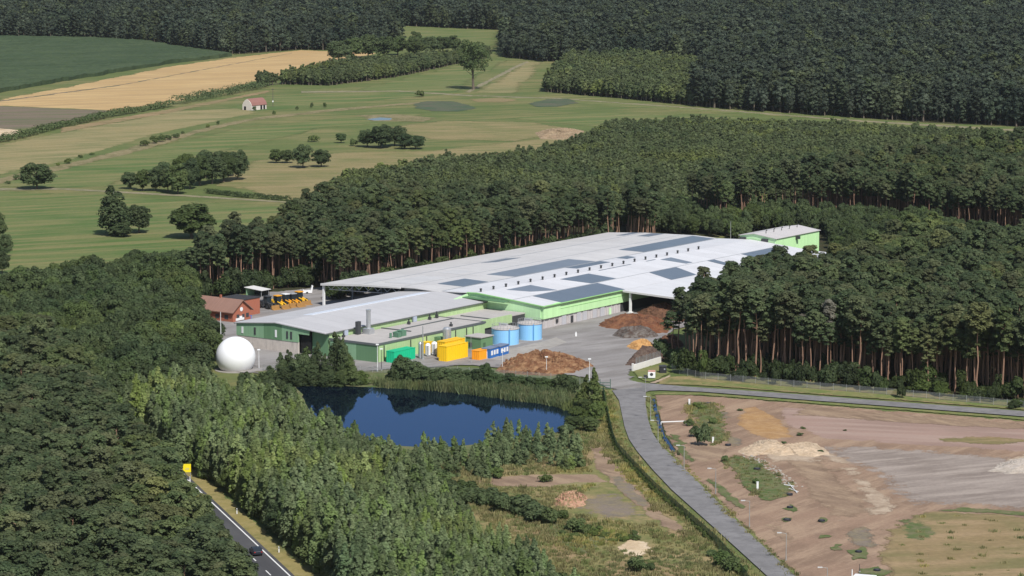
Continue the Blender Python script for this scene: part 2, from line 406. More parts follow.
# --- near right: roads and bare land
S('rough_land', G_['rough'], [(430, 470), (520, 438), (575, 418), (598, 384), (618, 388), (621, 410), (632, 442), (668, 488), (720, 534), (790, 600), (530, 640), (470, 520)], 1.5, 6, 2)
S('rough_land', G_['weeds'], [(560, 560), (520, 530), (470, 500), (440, 480), (470, 490), (540, 512), (575, 530), (620, 538), (600, 552)], 1.5, 5, 3)
S('cinder_ground', G_['purple'], [(568, 500), (590, 488), (606, 478), (640, 500), (655, 516), (668, 527), (640, 522), (600, 520), (572, 514)], 3, 4, 7)
for pl_ in ([(520, 462), (550, 452), (580, 446), (600, 430), (606, 450), (590, 470), (540, 474)], [(470, 506), (500, 512), (540, 524), (565, 540), (600, 556), (570, 566), (520, 540), (486, 520)], [(640, 500), (664, 512), (690, 530), (715, 552), (690, 552), (660, 535)], [(600, 466), (622, 470), (646, 496), (620, 492)], [(600, 560), (650, 560), (700, 566), (720, 590), (600, 590)]):
    S('dry_patch', G_['dry'], pl_, 2, 4, 2.5)
S('dirt_track', G_['soil2'], [(584, 446), (602, 442), (616, 462), (636, 484), (660, 506), (672, 522), (650, 520), (618, 492), (594, 470)], 1.5, 4, 1.4)
S('dirt_track', G_['purple'], [(604, 476), (622, 476), (640, 492), (652, 506), (640, 508), (618, 492)], 1.5, 4, 1.4)
S('dirt_track', G_['soil2'], [(650, 514), (672, 518), (690, 530), (676, 534), (655, 526)], 1.2, 4, 1.4)
S('dirt_track', G_['soil2'], [(478, 478), (545, 474), (600, 474), (612, 482), (560, 488), (500, 487), (470, 484)], 1.8, 4, 1.4)
S('dry_strip', G_['mow'], [(548, 486), (575, 482), (604, 482), (600, 488), (560, 489)], 1.2, 4, 1)
S('sand_patch', G_['sand'], [(613, 548), (626, 538), (634, 534), (645, 541), (658, 540), (656, 552), (640, 557), (622, 556)], 1.6, 3, 1.6)
S('sand_patch', G_['sand'], [(628, 533), (634, 529), (643, 531), (638, 536)], .8, 2, 1)
S('verge_grass', G_['lawn'], [(604, 386), (616, 384), (619, 402), (624, 428), (637, 453), (672, 492), (710, 526), (770, 582), (740, 582), (690, 525), (640, 474), (615, 440), (606, 410)], 1, 5, 1.5)
S('bare_land', G_['soil'], [(652, 393), (700, 395.5), (800, 403), (900, 411), (1040, 422), (1100, 427), (1100, 620), (815, 610), (712, 500), (668, 458), (658, 430)], .8, 6, 1.5)
S('levelled_field', G_['pinkfield'], [(770, 405), (900, 413), (1100, 432), (1100, 462), (1000, 452), (900, 446), (820, 440), (780, 425)], 1, 8, 4)
S('ochre_ground', G_['ochre'], [(738, 408), (760, 405), (785, 420), (800, 438), (775, 441), (745, 434), (732, 425)], 1.5, 4, 3)
S('graded_ground', G_['grey'], [(790, 440), (900, 446), (1000, 453), (1100, 462), (1100, 525), (1000, 512), (930, 510), (890, 505), (850, 470), (800, 452)], 3, 6, 11)
S('pale_ground', G_['pale'], [(1000, 458), (1030, 452), (1100, 455), (1100, 470), (1040, 468), (985, 474)], 2, 6, 4)
S('pale_ground', G_['pale'], [(822, 448), (850, 458), (880, 485), (905, 508), (870, 515), (850, 490), (835, 470), (815, 455)], 2, 4, 4)
S('trampled_ground', G_['soil2'], [(770, 452), (820, 455), (850, 480), (880, 512), (840, 530), (800, 500), (790, 475)], 2, 5, 5)
S('trampled_ground', G_['soil2'], [(690, 440), (740, 446), (730, 458), (712, 462), (725, 480), (760, 508), (800, 540), (790, 552), (740, 505), (700, 470), (680, 452)], 1.5, 4, 3)
S('trampled_ground', G_['purple'], [(712, 408), (735, 412), (736, 436), (748, 444), (738, 452), (722, 444)], 1.5, 4, 3)
S('trampled_ground', G_['purple'], [(838, 530), (870, 520), (885, 545), (868, 556), (850, 548)], 1.5, 4, 4)
S('pale_ground', G_['pale'], [(752, 448), (800, 452), (830, 458), (826, 466), (790, 462), (776, 470), (764, 460)], 1.5, 4, 3)
S('trampled_ground', G_['soil2'], [(800, 405), (1100, 430), (1100, 436), (900, 424), (790, 416)], 1.5, 6, 3)
S('dry_strip', G_['dry'], [(930, 438), (1000, 436), (1060, 442), (1000, 446), (940, 443)], 1.5, 6, 3)
S('trampled_ground', G_['soil2'], [(800, 458), (835, 456), (862, 478), (880, 506), (860, 514), (838, 490), (812, 470)], 2.5, 4, 6)
S('pale_ground', G_['pale'], [(856, 508), (884, 504), (905, 508), (880, 522), (862, 526)], 2, 4, 4)
S('pale_ground', G_['pale'], [(812, 470), (826, 472), (840, 488), (830, 496), (816, 484)], 2, 3, 5)
S('pale_ground', G_['pale'], [(820, 488), (838, 484), (850, 505), (862, 522), (840, 528), (826, 506)], 2, 4, 4)
S('dry_grassland', G_['dry'], [(905, 515), (930, 510), (1000, 513), (1100, 526), (1100, 640), (900, 620), (870, 560), (878, 530)], 2, 5, 4)
S('weedy_ground', G_['weeds'], [(888, 520), (920, 516), (945, 530), (930, 545), (900, 540)], 2, 4, 4)
S('weedy_ground', G_['weeds'], [(925, 512), (960, 507), (1024, 512), (1100, 520), (1100, 523), (1024, 517), (960, 513)], 1, 4, 1.5)
S('weedy_ground', G_['weeds'], [(683, 405), (700, 400), (722, 405), (730, 425), (728, 442), (712, 446), (697, 440), (690, 425), (686, 412)], 2, 4, 3)
S('weedy_ground', G_['weeds'], [(718, 462), (735, 455), (760, 460), (775, 472), (798, 490), (795, 497), (770, 503), (755, 500), (735, 480)], 1.5, 4, 2)
S('weedy_ground', G_['weeds'], [(664, 426), (676, 424), (683, 440), (700, 462), (690, 466), (674, 452)], 1.2, 4, 2)
S('weedy_ground', G_['weeds'], [(690, 468), (705, 472), (730, 490), (750, 508), (742, 512), (715, 492)], 1.2, 4, 1.5)
for cx, cy, rx, ry in ((790, 509, 9, 4), (787, 521, 7, 3), (823, 522, 9, 4), (825, 537, 10, 4), (836, 548, 8, 4), (858, 556, 14, 8), (872, 572, 22, 6), (645, 400, 4, 3)):
    S('weedy_ground', G_['weeds'], [(cx + rx * q_ * math.cos(t * PI / 5), cy + ry * q_ * math.sin(t * PI / 5)) for t, q_ in enumerate(RNG.uniform(.45, 1.35, 10))], .5, 1.2, .8)
S('verge_grass', G_['lawn'], [(644, 394), (652, 394), (657, 420), (664, 440), (674, 455), (712, 493), (750, 530), (800, 578), (812, 590), (798, 590), (745, 534), (708, 497), (667, 456), (649, 432)], .7, 4, .8)
S('verge_grass', G_['rough'], [(660, 378), (690, 376), (780, 381), (900, 392), (1060, 408), (1100, 412), (1100, 417), (1024, 411), (880, 400), (800, 394), (750, 390), (690, 386), (655, 385)], .7, 6, 1)
S('verge_grass', G_['lawn'], [(700, 382), (800, 388), (1100, 413), (1100, 416), (800, 393), (700, 385)], .7, 6, 1)
S('verge_grass', G_['lawn'], [(631, 372), (650, 366), (664, 366), (672, 374), (660, 380), (650, 383), (640, 381)], .7, 4, .8)
S('verge_grass', G_['lawn'], [(648, 393), (702, 393.5), (800, 401), (880, 407), (1024, 418), (1100, 424), (1100, 426), (1024, 421), (880, 409.5), (800, 403.5), (702, 396), (652, 396)], .5, 5, .8)
S('footpath', G_['pale'], [(648, 384), (657, 384), (672, 377), (671, 374), (664, 378)], .3, 3, .5)

S('plant_yard', G_['yard'], [W(-88, 30), W(-88, 152), W(30, 160), W(32, 40), W(34, 20)] + [at(652, 350), at(640, 364), at(633, 372), at(640, 383), at(652, 385), at(652, 391), at(644, 394), at(614, 396), at(604, 388), at(585, 379), at(545, 373), at(520, 371), at(470, 366), at(380, 371), at(270, 376), at(225, 372), at(222, 350), at(200, 330), at(192, 312), at(262, 293), at(330, 287), at(362, 276)], .5, 6, .8, world=True)
S('concrete_apron', G_['concrete'], [(470, 358), (500, 361), (545, 351), (567, 343), (556, 338), (540, 343), (500, 352)], 0, 4, 0)
road_l = [(612, 391), (619, 401), (624.5, 427.5), (629, 440), (637, 452), (653, 471), (672, 491), (710, 525), (755, 566), (790, 598)]
road_r = [(646, 388), (645.5, 405), (648, 420), (652, 433), (659, 444), (669, 454), (688, 473), (710, 495), (747, 532), (792, 574), (818, 598)]
S('access_road', G_['asphalt'], road_l + road_r[::-1], 0, 4, 0)
S('side_road', G_['asphalt'], [(644, 392), (660, 391), (702, 392.5), (800, 400.3), (880, 406.3), (1024, 417.3), (1110, 424), (1110, 418.5), (1024, 412), (880, 401.6), (800, 395.3), (749, 391.7), (687, 387.5), (652, 384.5), (640, 384)], 0, 4, 0)
S('ditch', G_['floor'], [(650, 399), (656, 399), (662, 420), (668, 437), (682, 456), (677, 456), (663, 438), (656, 420)], .3, 3, .4)
S('ditch_water', WATER, [(651.5, 400), (654.5, 400), (659.5, 420), (664.5, 436), (676, 453), (672.5, 453), (661.5, 437), (656, 420)], 0, 3, 0)

# --- pond
pond_px = [(296, 387), (345, 387), (389, 389), (430, 391), (466, 395), (512, 401), (545, 405.5), (566, 410), (575, 416), (573, 424), (562, 432), (540, 437), (512, 440), (470, 446), (435, 449), (390, 446), (345, 434), (312, 416), (302, 398)]
S('pond_bank', G_['weeds'], [(250, 372), (300, 368), (380, 372), (470, 372), (545, 378), (596, 388), (602, 400), (604, 425), (592, 442), (560, 448), (500, 462), (430, 470), (380, 462), (330, 440), (280, 405)], 1.5, 5, 2)
S('pond', WATER, pond_px, .8, 3, 0)

# --- country road bottom left
_layer[0] = 4
RR0, RR1 = at(222, 512), at(290, 576)
rd = Vector((RR0[0] - RR1[0], RR0[1] - RR1[1])).normalized(); rn = Vector((rd.y, -rd.x))  # rn: to the right of the way up
if rn.x < 0: rn = -rn
def RP(t, s): return (RR1[0] + rd.x * t + rn.x * s, RR1[1] + rd.y * t + rn.y * s)   # t along (0 = lower frame edge), s to the right of the white line
def strip(name, mat, s0, s1, t0, t1, amp=0, soft=0): return S(name, mat, [RP(t0, s0), RP(t0, s1), RP(t1, s1), RP(t1, s0)], amp, 4, soft, world=True)
strip('road_verge', G_['verge'], -11, 4.6, -60, 150, .4, .8)
strip('country_road', G_['dark_asphalt'], -7.4, .85, -60, 150)
WHITE = paint('road paint white', (.72, .72, .70), .7, .2, .6)
strip('road_marking', WHITE, -.14, .14, -60, 150)
for k in range(-5, 14):
    strip('road_marking', WHITE, -3.42, -3.20, k * 12 + 1.5, k * 12 + 5.5)
strip('road_marking', WHITE, -6.75, -6.5, -60, 150)

# ------------------------------------------------------------------ trees
BARK_PINE = paint('pine bark', (.28, .165, .11), .9, .3, .5)
BARK = paint('grey brown bark', (.13, .105, .08), .9, .3, .5)
BARK_PALE = paint('pale birch bark', (.42, .40, .36), .85, .3, .5)
F_PINE = foliage('pine needles', (.050, .076, .034), (.098, .122, .056), (.106, .114, .056), .55)
F_YOUNG = foliage('young willow and birch leaves', (.112, .156, .068), (.190, .230, .112), (.150, .215, .062), .65)
F_OAK = foliage('broadleaf foliage', (.048, .074, .030), (.092, .118, .052), (.078, .112, .036), .6)
F_PLANT = foliage('young plantation foliage', (.070, .098, .042), (.122, .144, .066), (.10, .13, .048), .55)
F_FAR = foliage('far wood foliage', (.038, .054, .038), (.076, .094, .062), (.068, .090, .048), .65)
F_BUSH = foliage('bush leaves', (.060, .092, .032), (.11, .138, .054), (.085, .12, .034), .5)
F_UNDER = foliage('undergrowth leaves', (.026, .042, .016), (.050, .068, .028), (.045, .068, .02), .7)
F_RUST = foliage('dead rusty needles', (.17, .085, .045), (.24, .13, .07))
F_PALE = foliage('grey dying needles', (.14, .13, .10), (.20, .18, .14))
F_REED = foliage('reed blades', (.085, .115, .045), (.15, .18, .085), (.19, .185, .09), .4)
F_GRASS = foliage('grass tufts', (.17, .175, .07), (.30, .255, .125), (.13, .17, .055), .5)

def unit(n, rng):
    v = rng.normal(size=(n, 3)); return v / np.linalg.norm(v, axis=1)[:, None]
def cards(centers, normals, sizes, rng, squash=1.0):
    n = len(centers)
    r = unit(n, rng); u = np.cross(normals, r); u /= np.linalg.norm(u, axis=1)[:, None] + 1e-9
    w = np.cross(normals, u)
    a = sizes[:, None] * .5
    j = rng.uniform(.6, 1.25, (n, 4, 1))
    q = np.stack([-u * a - w * a * squash, u * a - w * a * squash, u * a + w * a * squash, -u * a + w * a * squash], 1) * j
    return (centers[:, None, :] + q).reshape(-1, 3)
class Crown:
    def __init__(s, rng, fine=1.7): s.fine = fine; s.rng = rng; s.P = []; s.T = []
    def clump(s, c, rad, n, size, up=.5, tint=None):
        rng = s.rng; n = int(n * s.fine ** 2); size = size / s.fine * 1.12; d = unit(n, rng); d[:, 2] = np.where(d[:, 2] < -.35, -d[:, 2], d[:, 2])
        rr = rng.uniform(.55, 1.0, n) ** .6
        p = np.asarray(c) + d * rr[:, None] * np.asarray(rad)
        nn = d + unit(n, rng) * .5; nn[:, 2] += up; nn /= np.linalg.norm(nn, axis=1)[:, None]
        s.P.append(cards(p, nn, size * rng.uniform(.7, 1.35, n), rng))
        t = rng.uniform(.15, .85) if tint is None else tint
        s.T.append(np.repeat(np.clip(t + rng.normal(0, .13, n), 0, 1), 4))
    def arrays(s): return np.concatenate(s.P), np.concatenate(s.T)
def crown_mesh(name, P, T, mat):
    me = bpy.data.meshes.new(name); nq = len(P) // 4
    me.vertices.add(len(P)); me.vertices.foreach_set('co', P.astype(np.float32).ravel())
    me.loops.add(len(P)); me.loops.foreach_set('vertex_index', np.arange(len(P), dtype=np.int32))
    me.polygons.add(nq); me.polygons.foreach_set('loop_start', np.arange(nq, dtype=np.int32) * 4)
    try: me.polygons.foreach_set('loop_total', np.full(nq, 4, np.int32))
    except Exception: pass
    a = me.attributes.new('tint', 'FLOAT', 'POINT'); a.data.foreach_set('value', T.astype(np.float32))
    me.materials.append(mat); me.update(calc_edges=True); return me

def trunk_mb(h, r, rng, limbs=(), lean=.03, n=7):
    mb = MB(); p = Vector((0, 0, -.2)); k = 5; dx, dy = rng.normal(0, lean * h / k, 2)
    pts = [p]
    for i in range(k):
        p = p + Vector((dx + rng.normal(0, .012 * h), dy + rng.normal(0, .012 * h), h / k)); pts.append(p)
    for i in range(k):
        mb.tube(pts[i], pts[i + 1], r * (1 - .8 * i / k), r * (1 - .8 * (i + 1) / k), n, cap=False)
    for z, q, rr in limbs:
        t = z / h * k; i = min(k - 1, int(t)); b = pts[i].lerp(pts[i + 1], t - i)
        mb.tube(b, Vector(q), rr, rr * .3, 5, cap=False)
    return mb, pts

def make_pine(seed, h=16.0, crown_lo=.5, width=5.6, dens=1.0, mat=None, card=.62, fine=1.7):
    rng = np.random.default_rng(seed); cr = Crown(rng, fine); limbs = []
    npad = int(30 * dens); g = rng.uniform(0, 6.28)
    lean = rng.normal(0, .4, 2)
    for i in range(npad):
        t = (i + .5) / npad; z = h * (crown_lo + (1 - crown_lo) * (t ** .8)); tt = (z / h - crown_lo) / (1 - crown_lo)
        R0 = width / 2 * math.sqrt(max(.06, 1 - ((tt - .42) / .66) ** 2)) * rng.uniform(.45, 1.05)
        g += 2.4 + rng.normal(0, .4)
        c = (R0 * math.cos(g) + lean[0] * tt, R0 * math.sin(g) + lean[1] * tt, z - .3)
        pr = rng.uniform(.85, 1.45) * width / 5.2
        cr.clump(c, (pr, pr, pr * .6), int(36 * dens), card, 1.15)
        if i % 3 == 0: limbs.append((z * .93, (c[0] * .9, c[1] * .9, c[2] - .2), .07))
    cr.clump((lean[0], lean[1], h - .6), (1.0, 1.0, .7), 40, card, .8)
    mb, _ = trunk_mb(h * .96, .20 * h / 16, rng, limbs, .01)
    return mb, cr, mat or F_PINE, BARK_PINE
def make_oak(seed, h=12.0, width=10.0, lo=.0, n=62, mat=None, card=.58, bark=None, per=38, gaps=0.0, fine=1.7):
    rng = np.random.default_rng(seed); cr = Crown(rng, fine); limbs = []; cz = h * (lo + (1 - lo) * .47); rz_ = h * (1 - lo) * .5
    for i in range(n):
        d = unit(1, rng)[0]
        if d[2] < -.5: d[2] *= .8
        k = rng.uniform(.50, .90)
        pr = width * rng.uniform(.12, .19)
        c = np.array((d[0] * width / 2 * k, d[1] * width / 2 * k, cz + d[2] * rz_ * k))
        if rng.random() < gaps: continue
        cr.clump(c, (pr, pr, min(pr * .85, rz_ * .4)), per, card, .45)
        if i % 5 == 0: limbs.append((h * max(.18, lo) * 1.1, tuple(c * .85), .04 * h / 6))
    cr.clump((0, 0, cz), (width * .32, width * .32, rz_ * .7), per * 3, card * 1.3, .3)
    mb, _ = trunk_mb(h * .6, .028 * h, rng, limbs, .01)
    return mb, cr, mat or F_OAK, bark or BARK
def make_spire(seed, h=8.0, width=3.0, mat=None, card=.42, bark=None, lo=.03, dens=1.0, tops=2, sharp=.9):
    """young birch, willow or poplar: an upright oval, one or more leaders"""
    rng = np.random.default_rng(seed); cr = Crown(rng); limbs = []
    for j in range(tops):
        a = rng.uniform(0, 6.28); r = width * .2 * (j > 0); bx, by = r * math.cos(a), r * math.sin(a); hh = h * (1 if j == 0 else rng.uniform(.68, .92))
        k = int(15 * dens)
        for i in range(k):
            t = (i + .5) / k; z = hh * (lo + (1 - lo) * t * .96)
            rad = width * .5 * (.25 + .75 * math.sin(PI * min(1, (t * .82 + .16)) ** sharp)) * rng.uniform(.8, 1.15)
            a2 = rng.uniform(0, 6.28); o = rad * .5
            cr.clump((bx + o * math.cos(a2), by + o * math.sin(a2), z), (rad * .68, rad * .68, max(rad * .75, hh / k * 1.3)), int(28 * dens), card, .4)
        limbs.append((hh * .12, (bx, by, hh * .9), .05))
    mb, _ = trunk_mb(h * .9, .012 * h, rng, limbs, .005)
    return mb, cr, mat or F_YOUNG, bark or BARK
def make_bush(seed, h=2.4, width=3.4, mat=None, card=.36, n=13, per=34):
    rng = np.random.default_rng(seed); cr = Crown(rng)
    for i in range(n):
        d = unit(1, rng)[0]; d[2] = abs(d[2]); k = rng.uniform(.3, .75)
        pr = width * rng.uniform(.16, .26)
        cr.clump((d[0] * width / 2 * k, d[1] * width / 2 * k, h * .22 + d[2] * h * .62 * k / .75), (pr, pr, h * .28), per, card, .4)
    mb, _ = trunk_mb(h * .5, .05, rng, (), .01, 5)
    return mb, cr, mat or F_BUSH, BARK

HIDDEN = {}
LIB = {}
def library(kind, makes):
    """each variant: a trunk mesh and a crown mesh for the trees that are objects; and one joined mesh for the far woods that are one object"""
    col = bpy.data.collections.new(kind + ' shapes'); HIDDEN[kind] = col; LIB[kind] = []
    for i, (mb, cr, fm, bm_) in enumerate(makes):
        P, T = cr.arrays()
        tm = mb.mesh(kind + '_trunk', bm_); cm = crown_mesh(kind + '_crown', P, T, fm)
        LIB[kind].append((tm, cm))
        bm = bmesh.new(); bm.from_mesh(cm); nface = len(bm.faces); bm.from_mesh(tm)
        bm.faces.ensure_lookup_table()
        for f in bm.faces[nface:] if False else list(bm.faces)[nface:]: f.material_index = 1
        j = bpy.data.meshes.new(kind + '_whole'); bm.to_mesh(j); bm.free(); j.materials.append(fm); j.materials.append(bm_)
        col.objects.link(bpy.data.objects.new('%s_shape_%02d' % (kind, i), j))

library('pine', [make_pine(100 + i, 15.5, .36 + .05 * (i % 3), 3.7 + .4 * (i % 4), card=.52) for i in range(10)])
library('tall_pine', [make_pine(130 + i, 18.5, .54 + .05 * (i % 4), 3.8 + .5 * (i % 4), card=.55) for i in range(10)])
library('young', [make_spire(200 + i, 8.0, 2.2 + .35 * (i % 4), tops=1 + i % 3, bark=BARK, sharp=.7 + .1 * (i % 4)) for i in range(10)])
library('poplar', [make_spire(240 + i, 9.0, 2.6, F_OAK, .42, BARK, .03, 1.2, 2, .75) for i in range(3)])
library('oak', [make_oak(300 + i, 11.0, 8.0 + (i % 3), lo=.02 + .03 * (i % 3)) for i in range(8)])
library('birch', [make_spire(350 + i, 12.0, 4.6 + .5 * (i % 3), F_OAK, .5, BARK_PALE, .05, 1.3, 3) for i in range(5)])
library('bush', [make_bush(400 + i, 2.2 + .3 * (i % 3), 3.0 + .4 * (i % 3)) for i in range(6)])
library('plantation', [make_oak(500 + i, 8.5, 3.2 + .4 * (i % 3), .05, 18, F_PLANT, .62, None, 24, 0, 1.2) for i in range(7)])
BARK_FAR = paint('dark far bark', (.06, .05, .042), .9)
library('far', [make_oak(550 + i, 14.5 + 1.5 * (i % 3), 5.0 + (i % 3), .0, 22, F_FAR, 1.0, None, 24, 0, 1.1) for i in range(6)] + [make_pine(570 + i, 18.0, .12, 5.0, .8, F_FAR, 1.0, 1.1)[:3] + (BARK_FAR,) for i in range(3)])

def fill(poly, step, jit=.42, rng=RNG):
    P = np.array(poly); lo, hi = P.min(0), P.max(0)
    gx, gy = np.meshgrid(np.arange(lo[0], hi[0], step), np.arange(lo[1], hi[1], step * .9))
    gx = gx + (np.arange(gx.shape[0]) % 2)[:, None] * step / 2
    x = (gx + rng.uniform(-jit, jit, gx.shape) * step).ravel(); y = (gy + rng.uniform(-jit, jit, gy.shape) * step).ravel()
    k = inside(poly, x, y); return x[k], y[k]
def clear(x, y, polys):
    k = np.ones(len(x), bool)
    for p in polys: k &= ~inside(p, x, y)
    return k
def Z(*pts): return [at(*p) for p in pts]
def quick_noise(x, y, s):
    return np.array([mnoise.noise(Vector((a / s, b / s, 1.7))) for a, b in zip(x, y)])

def scatter(name, kind, pts, label, cat):
    """a wood nobody could count: one object that carries its trees as points"""
    pts = np.array(pts, float)          # x, y, s, sz, rot, variant
    me = bpy.data.meshes.new(name); me.from_pydata([(p[0], p[1], 0.0) for p in pts], [], [])
    n = len(pts)
    a = me.attributes.new('scl', 'FLOAT_VECTOR', 'POINT'); a.data.foreach_set('vector', np.stack([pts[:, 2], pts[:, 2], pts[:, 3]], 1).astype(np.float32).ravel())
    a = me.attributes.new('rotz', 'FLOAT_VECTOR', 'POINT'); a.data.foreach_set('vector', np.stack([np.zeros(n), np.zeros(n), pts[:, 4]], 1).astype(np.float32).ravel())
    a = me.attributes.new('var', 'INT', 'POINT'); a.data.foreach_set('value', pts[:, 5].astype(np.int32))
    o = link(name, me); tag(o, label, cat, None, 'stuff')
    ng = bpy.data.node_groups.new(name, 'GeometryNodeTree')
    ng.interface.new_socket('Geometry', in_out='INPUT', socket_type='NodeSocketGeometry')
    ng.interface.new_socket('Geometry', in_out='OUTPUT', socket_type='NodeSocketGeometry')
    gi = ng.nodes.new('NodeGroupInput'); go = ng.nodes.new('NodeGroupOutput')
    ip = ng.nodes.new('GeometryNodeInstanceOnPoints'); ci = ng.nodes.new('GeometryNodeCollectionInfo')
    ci.inputs['Collection'].default_value = HIDDEN[kind]; ci.inputs['Separate Children'].default_value = True; ci.inputs['Reset Children'].default_value = True
    def attr(nm, t):
        q = ng.nodes.new('GeometryNodeInputNamedAttribute'); q.data_type = t; q.inputs['Name'].default_value = nm
        return [s for s in q.outputs if s.enabled][0]
    L = ng.links.new
    L(gi.outputs[0], ip.inputs['Points']); L(ci.outputs[0], ip.inputs['Instance']); ip.inputs['Pick Instance'].default_value = True
    L(attr('var', 'INT'), ip.inputs['Instance Index'])
    e2r = ng.nodes.new('FunctionNodeEulerToRotation'); L(attr('rotz', 'FLOAT_VECTOR'), e2r.inputs[0]); L(e2r.outputs[0], ip.inputs['Rotation'])
    L(attr('scl', 'FLOAT_VECTOR'), ip.inputs['Scale']); L(ip.outputs[0], go.inputs[0])
    o.modifiers.new('trees', 'NODES').node_group = ng
    return o

def plant(name, kind, var, x, y, s, sz, rot, label, cat, group=None, mats=None):
    tm, cm = LIB[kind][var]
    r = thing(name, label, cat, (x, y, 0), rot, group); r.scale = (s, s, sz)
    link('trunk', tm, r); c = link('crown', cm, r)
    if mats:
        m2 = cm.copy(); m2.materials.clear(); m2.materials.append(mats); c.data = m2
    return r

def stand(poly, step, kind, smin, smax, avoid=(), clump=.15, rng=RNG):
    x, y = fill(poly, step); k = clear(x, y, avoid); x, y = x[k], y[k]
    s = rng.uniform(smin, smax, len(x)); q = quick_noise(x, y, 26.0) if len(x) < 20000 else rng.normal(0, .3, len(x))
    s = s * (1 + clump * q) * np.clip(1 + .09 * rng.normal(size=len(x)), .75, 1.2); sz = s * rng.uniform(.92, 1.1, len(x))
    return np.stack([x, y, s, sz, rng.uniform(0, 6.28, len(x)), rng.integers(0, len(LIB[kind]), len(x))], 1)
def in_frame(pts, h, m=6):
    ok = []
    for p in pts:
        px, py, sc = proj(p[0], p[1], h * p[3]); bx, by, _ = proj(p[0], p[1], 0)
        ok.append(m < px < 1024 - m and 8 < py < 570)
    return np.array(ok, bool)
def pick(pts, h, quota, score=None, m=6):
    """the `quota` that show largest; returns (chosen, rest)"""
    ok = in_frame(pts, h, m); d = np.hypot(pts[:, 0], pts[:, 1])
    sc = pts[:, 3] ** .5 / d * 1000 if score is None else score
    sc = np.where(ok, sc, -1e9); order = np.argsort(-sc)
    n = min(quota, int(ok.sum())); ch = np.zeros(len(pts), bool); ch[order[:n]] = True
    return pts[ch], pts[~ch]

road_clear = [RP(-60, -11), RP(-60, 5.0), RP(78, 5.0), RP(100, 2.2), RP(260, 2.2), RP(260, -8.0), RP(100, -8.0), RP(80, -10)]
works = [W(-84, -8), W(-84, 158), W(30, 158), W(30, 36), W(8, -2), W(8, -80), W(-52, -80), W(-52, -8)]

PINE_G = 'tall pines of the woods'
rest_pine = []
# left dark pine wood, right up to the road
P1 = [RP(-75, -10.5), RP(80, -10.5), RP(95, -8.2), RP(240, -8.2)] + Z((95, 385, 12), (60, 342, 12), (-40, 322, 12), (-220, 420, 0), (-220, 640, 0)) + [RP(-75, -60)]
p1 = stand(P1, 2.6, 'pine', .86, 1.04, [road_clear], .08)
def keep_left(pts, h, rad, line):
    k = []
    for p in pts:
        px, py, sc = proj(p[0], p[1], h * p[3] * .9); px += rad * sc * p[2] * .6
        k.append(px < np.interp(py, [q[1] for q in line], [q[0] for q in line]))
    return np.array(k, bool)
# trees stand back from the road so that it opens to the south-east
p1 = p1[keep_left(p1, 15.5, 2.4, [(80, 320), (104, 380), (142, 424), (177, 450), (179, 470), (198, 487), (217, 508), (240, 540), (266, 580), (400, 740)])]
ch, rs = pick(p1, 15.5, 170)
for p in ch: plant('pine_tree', 'pine', int(p[5]), p[0], p[1], p[2], p[3], p[4], 'dark pine in the dense wood left of the main road, seen from above', 'tree', 'pines in the wood left of the main road')
rest1 = rs
# right pine wood with bare trunks along its front
PRfront = Z((676, 346), (690, 370), (780, 379), (900, 390), (1024, 402), (1110, 410))
PR = PRfront + Z((1110, 240, 15), (1024, 240, 15), (900, 238, 15), (850, 252, 16), (828, 253, 17), (798, 257, 17), (745, 266, 17), (700, 284, 17), (676, 300, 17))
works_r = [W(-84, -8), W(-84, 158), W(29, 158), W(29, 36), W(8, -2)]
p2 = stand(PR, 3.5, 'tall_pine', .88, 1.06, [works_r, Z((655, 330), (655, 362), (676, 366), (672, 335))])
fr = np.array(PRfront)
def dist_line(pts, L):
    d = np.full(len(pts), 1e9)
    for a, b in zip(L[:-1], L[1:]):
        ab = b - a; t = np.clip(((pts[:, :2] - a) @ ab) / (ab @ ab), 0, 1)
        d = np.minimum(d, np.hypot(*(pts[:, :2] - a - t[:, None] * ab).T))
    return d
dl = dist_line(p2, fr)
ch, rs = pick(p2, 18.5, 125, -dl)
for p in ch: plant('pine_tree', 'tall_pine', int(p[5]), p[0], p[1], p[2], p[3], p[4], 'tall bare-trunked pine at the front edge of the wood behind the side road', 'tree', 'pines along the front of the right wood')
rest2 = rs
# belt behind the halls and the dark pines to its right
PBELT = Z((186, 300), (262, 290), (320, 285)) + [W(-82, 12), W(-82, 60), W(-82, 158)] + Z((640, 222), (660, 205, 14), (600, 196, 14), (520, 200, 14), (420, 196, 14), (330, 203, 14), (300, 210, 14), (260, 229, 14), (205, 240, 14))
p3 = stand(PBELT, 3.6, 'tall_pine', .76, .96, [works])
PDARK = Z((850, 221), (960, 234), (1120, 248), (1120, 140, 14), (980, 146, 14), (860, 160, 14), (720, 192, 14), (690, 214))
p4 = stand(PDARK, 3.8, 'tall_pine', .82, 1.0)
scatter('pine_forest', 'tall_pine', np.concatenate([rest2, p3, p4]), 'dark pine woods around and behind the long white halls', 'pine wood')
scatter('pine_forest', 'pine', rest1, 'farther part of the dark pine wood in the lower left corner', 'pine wood')

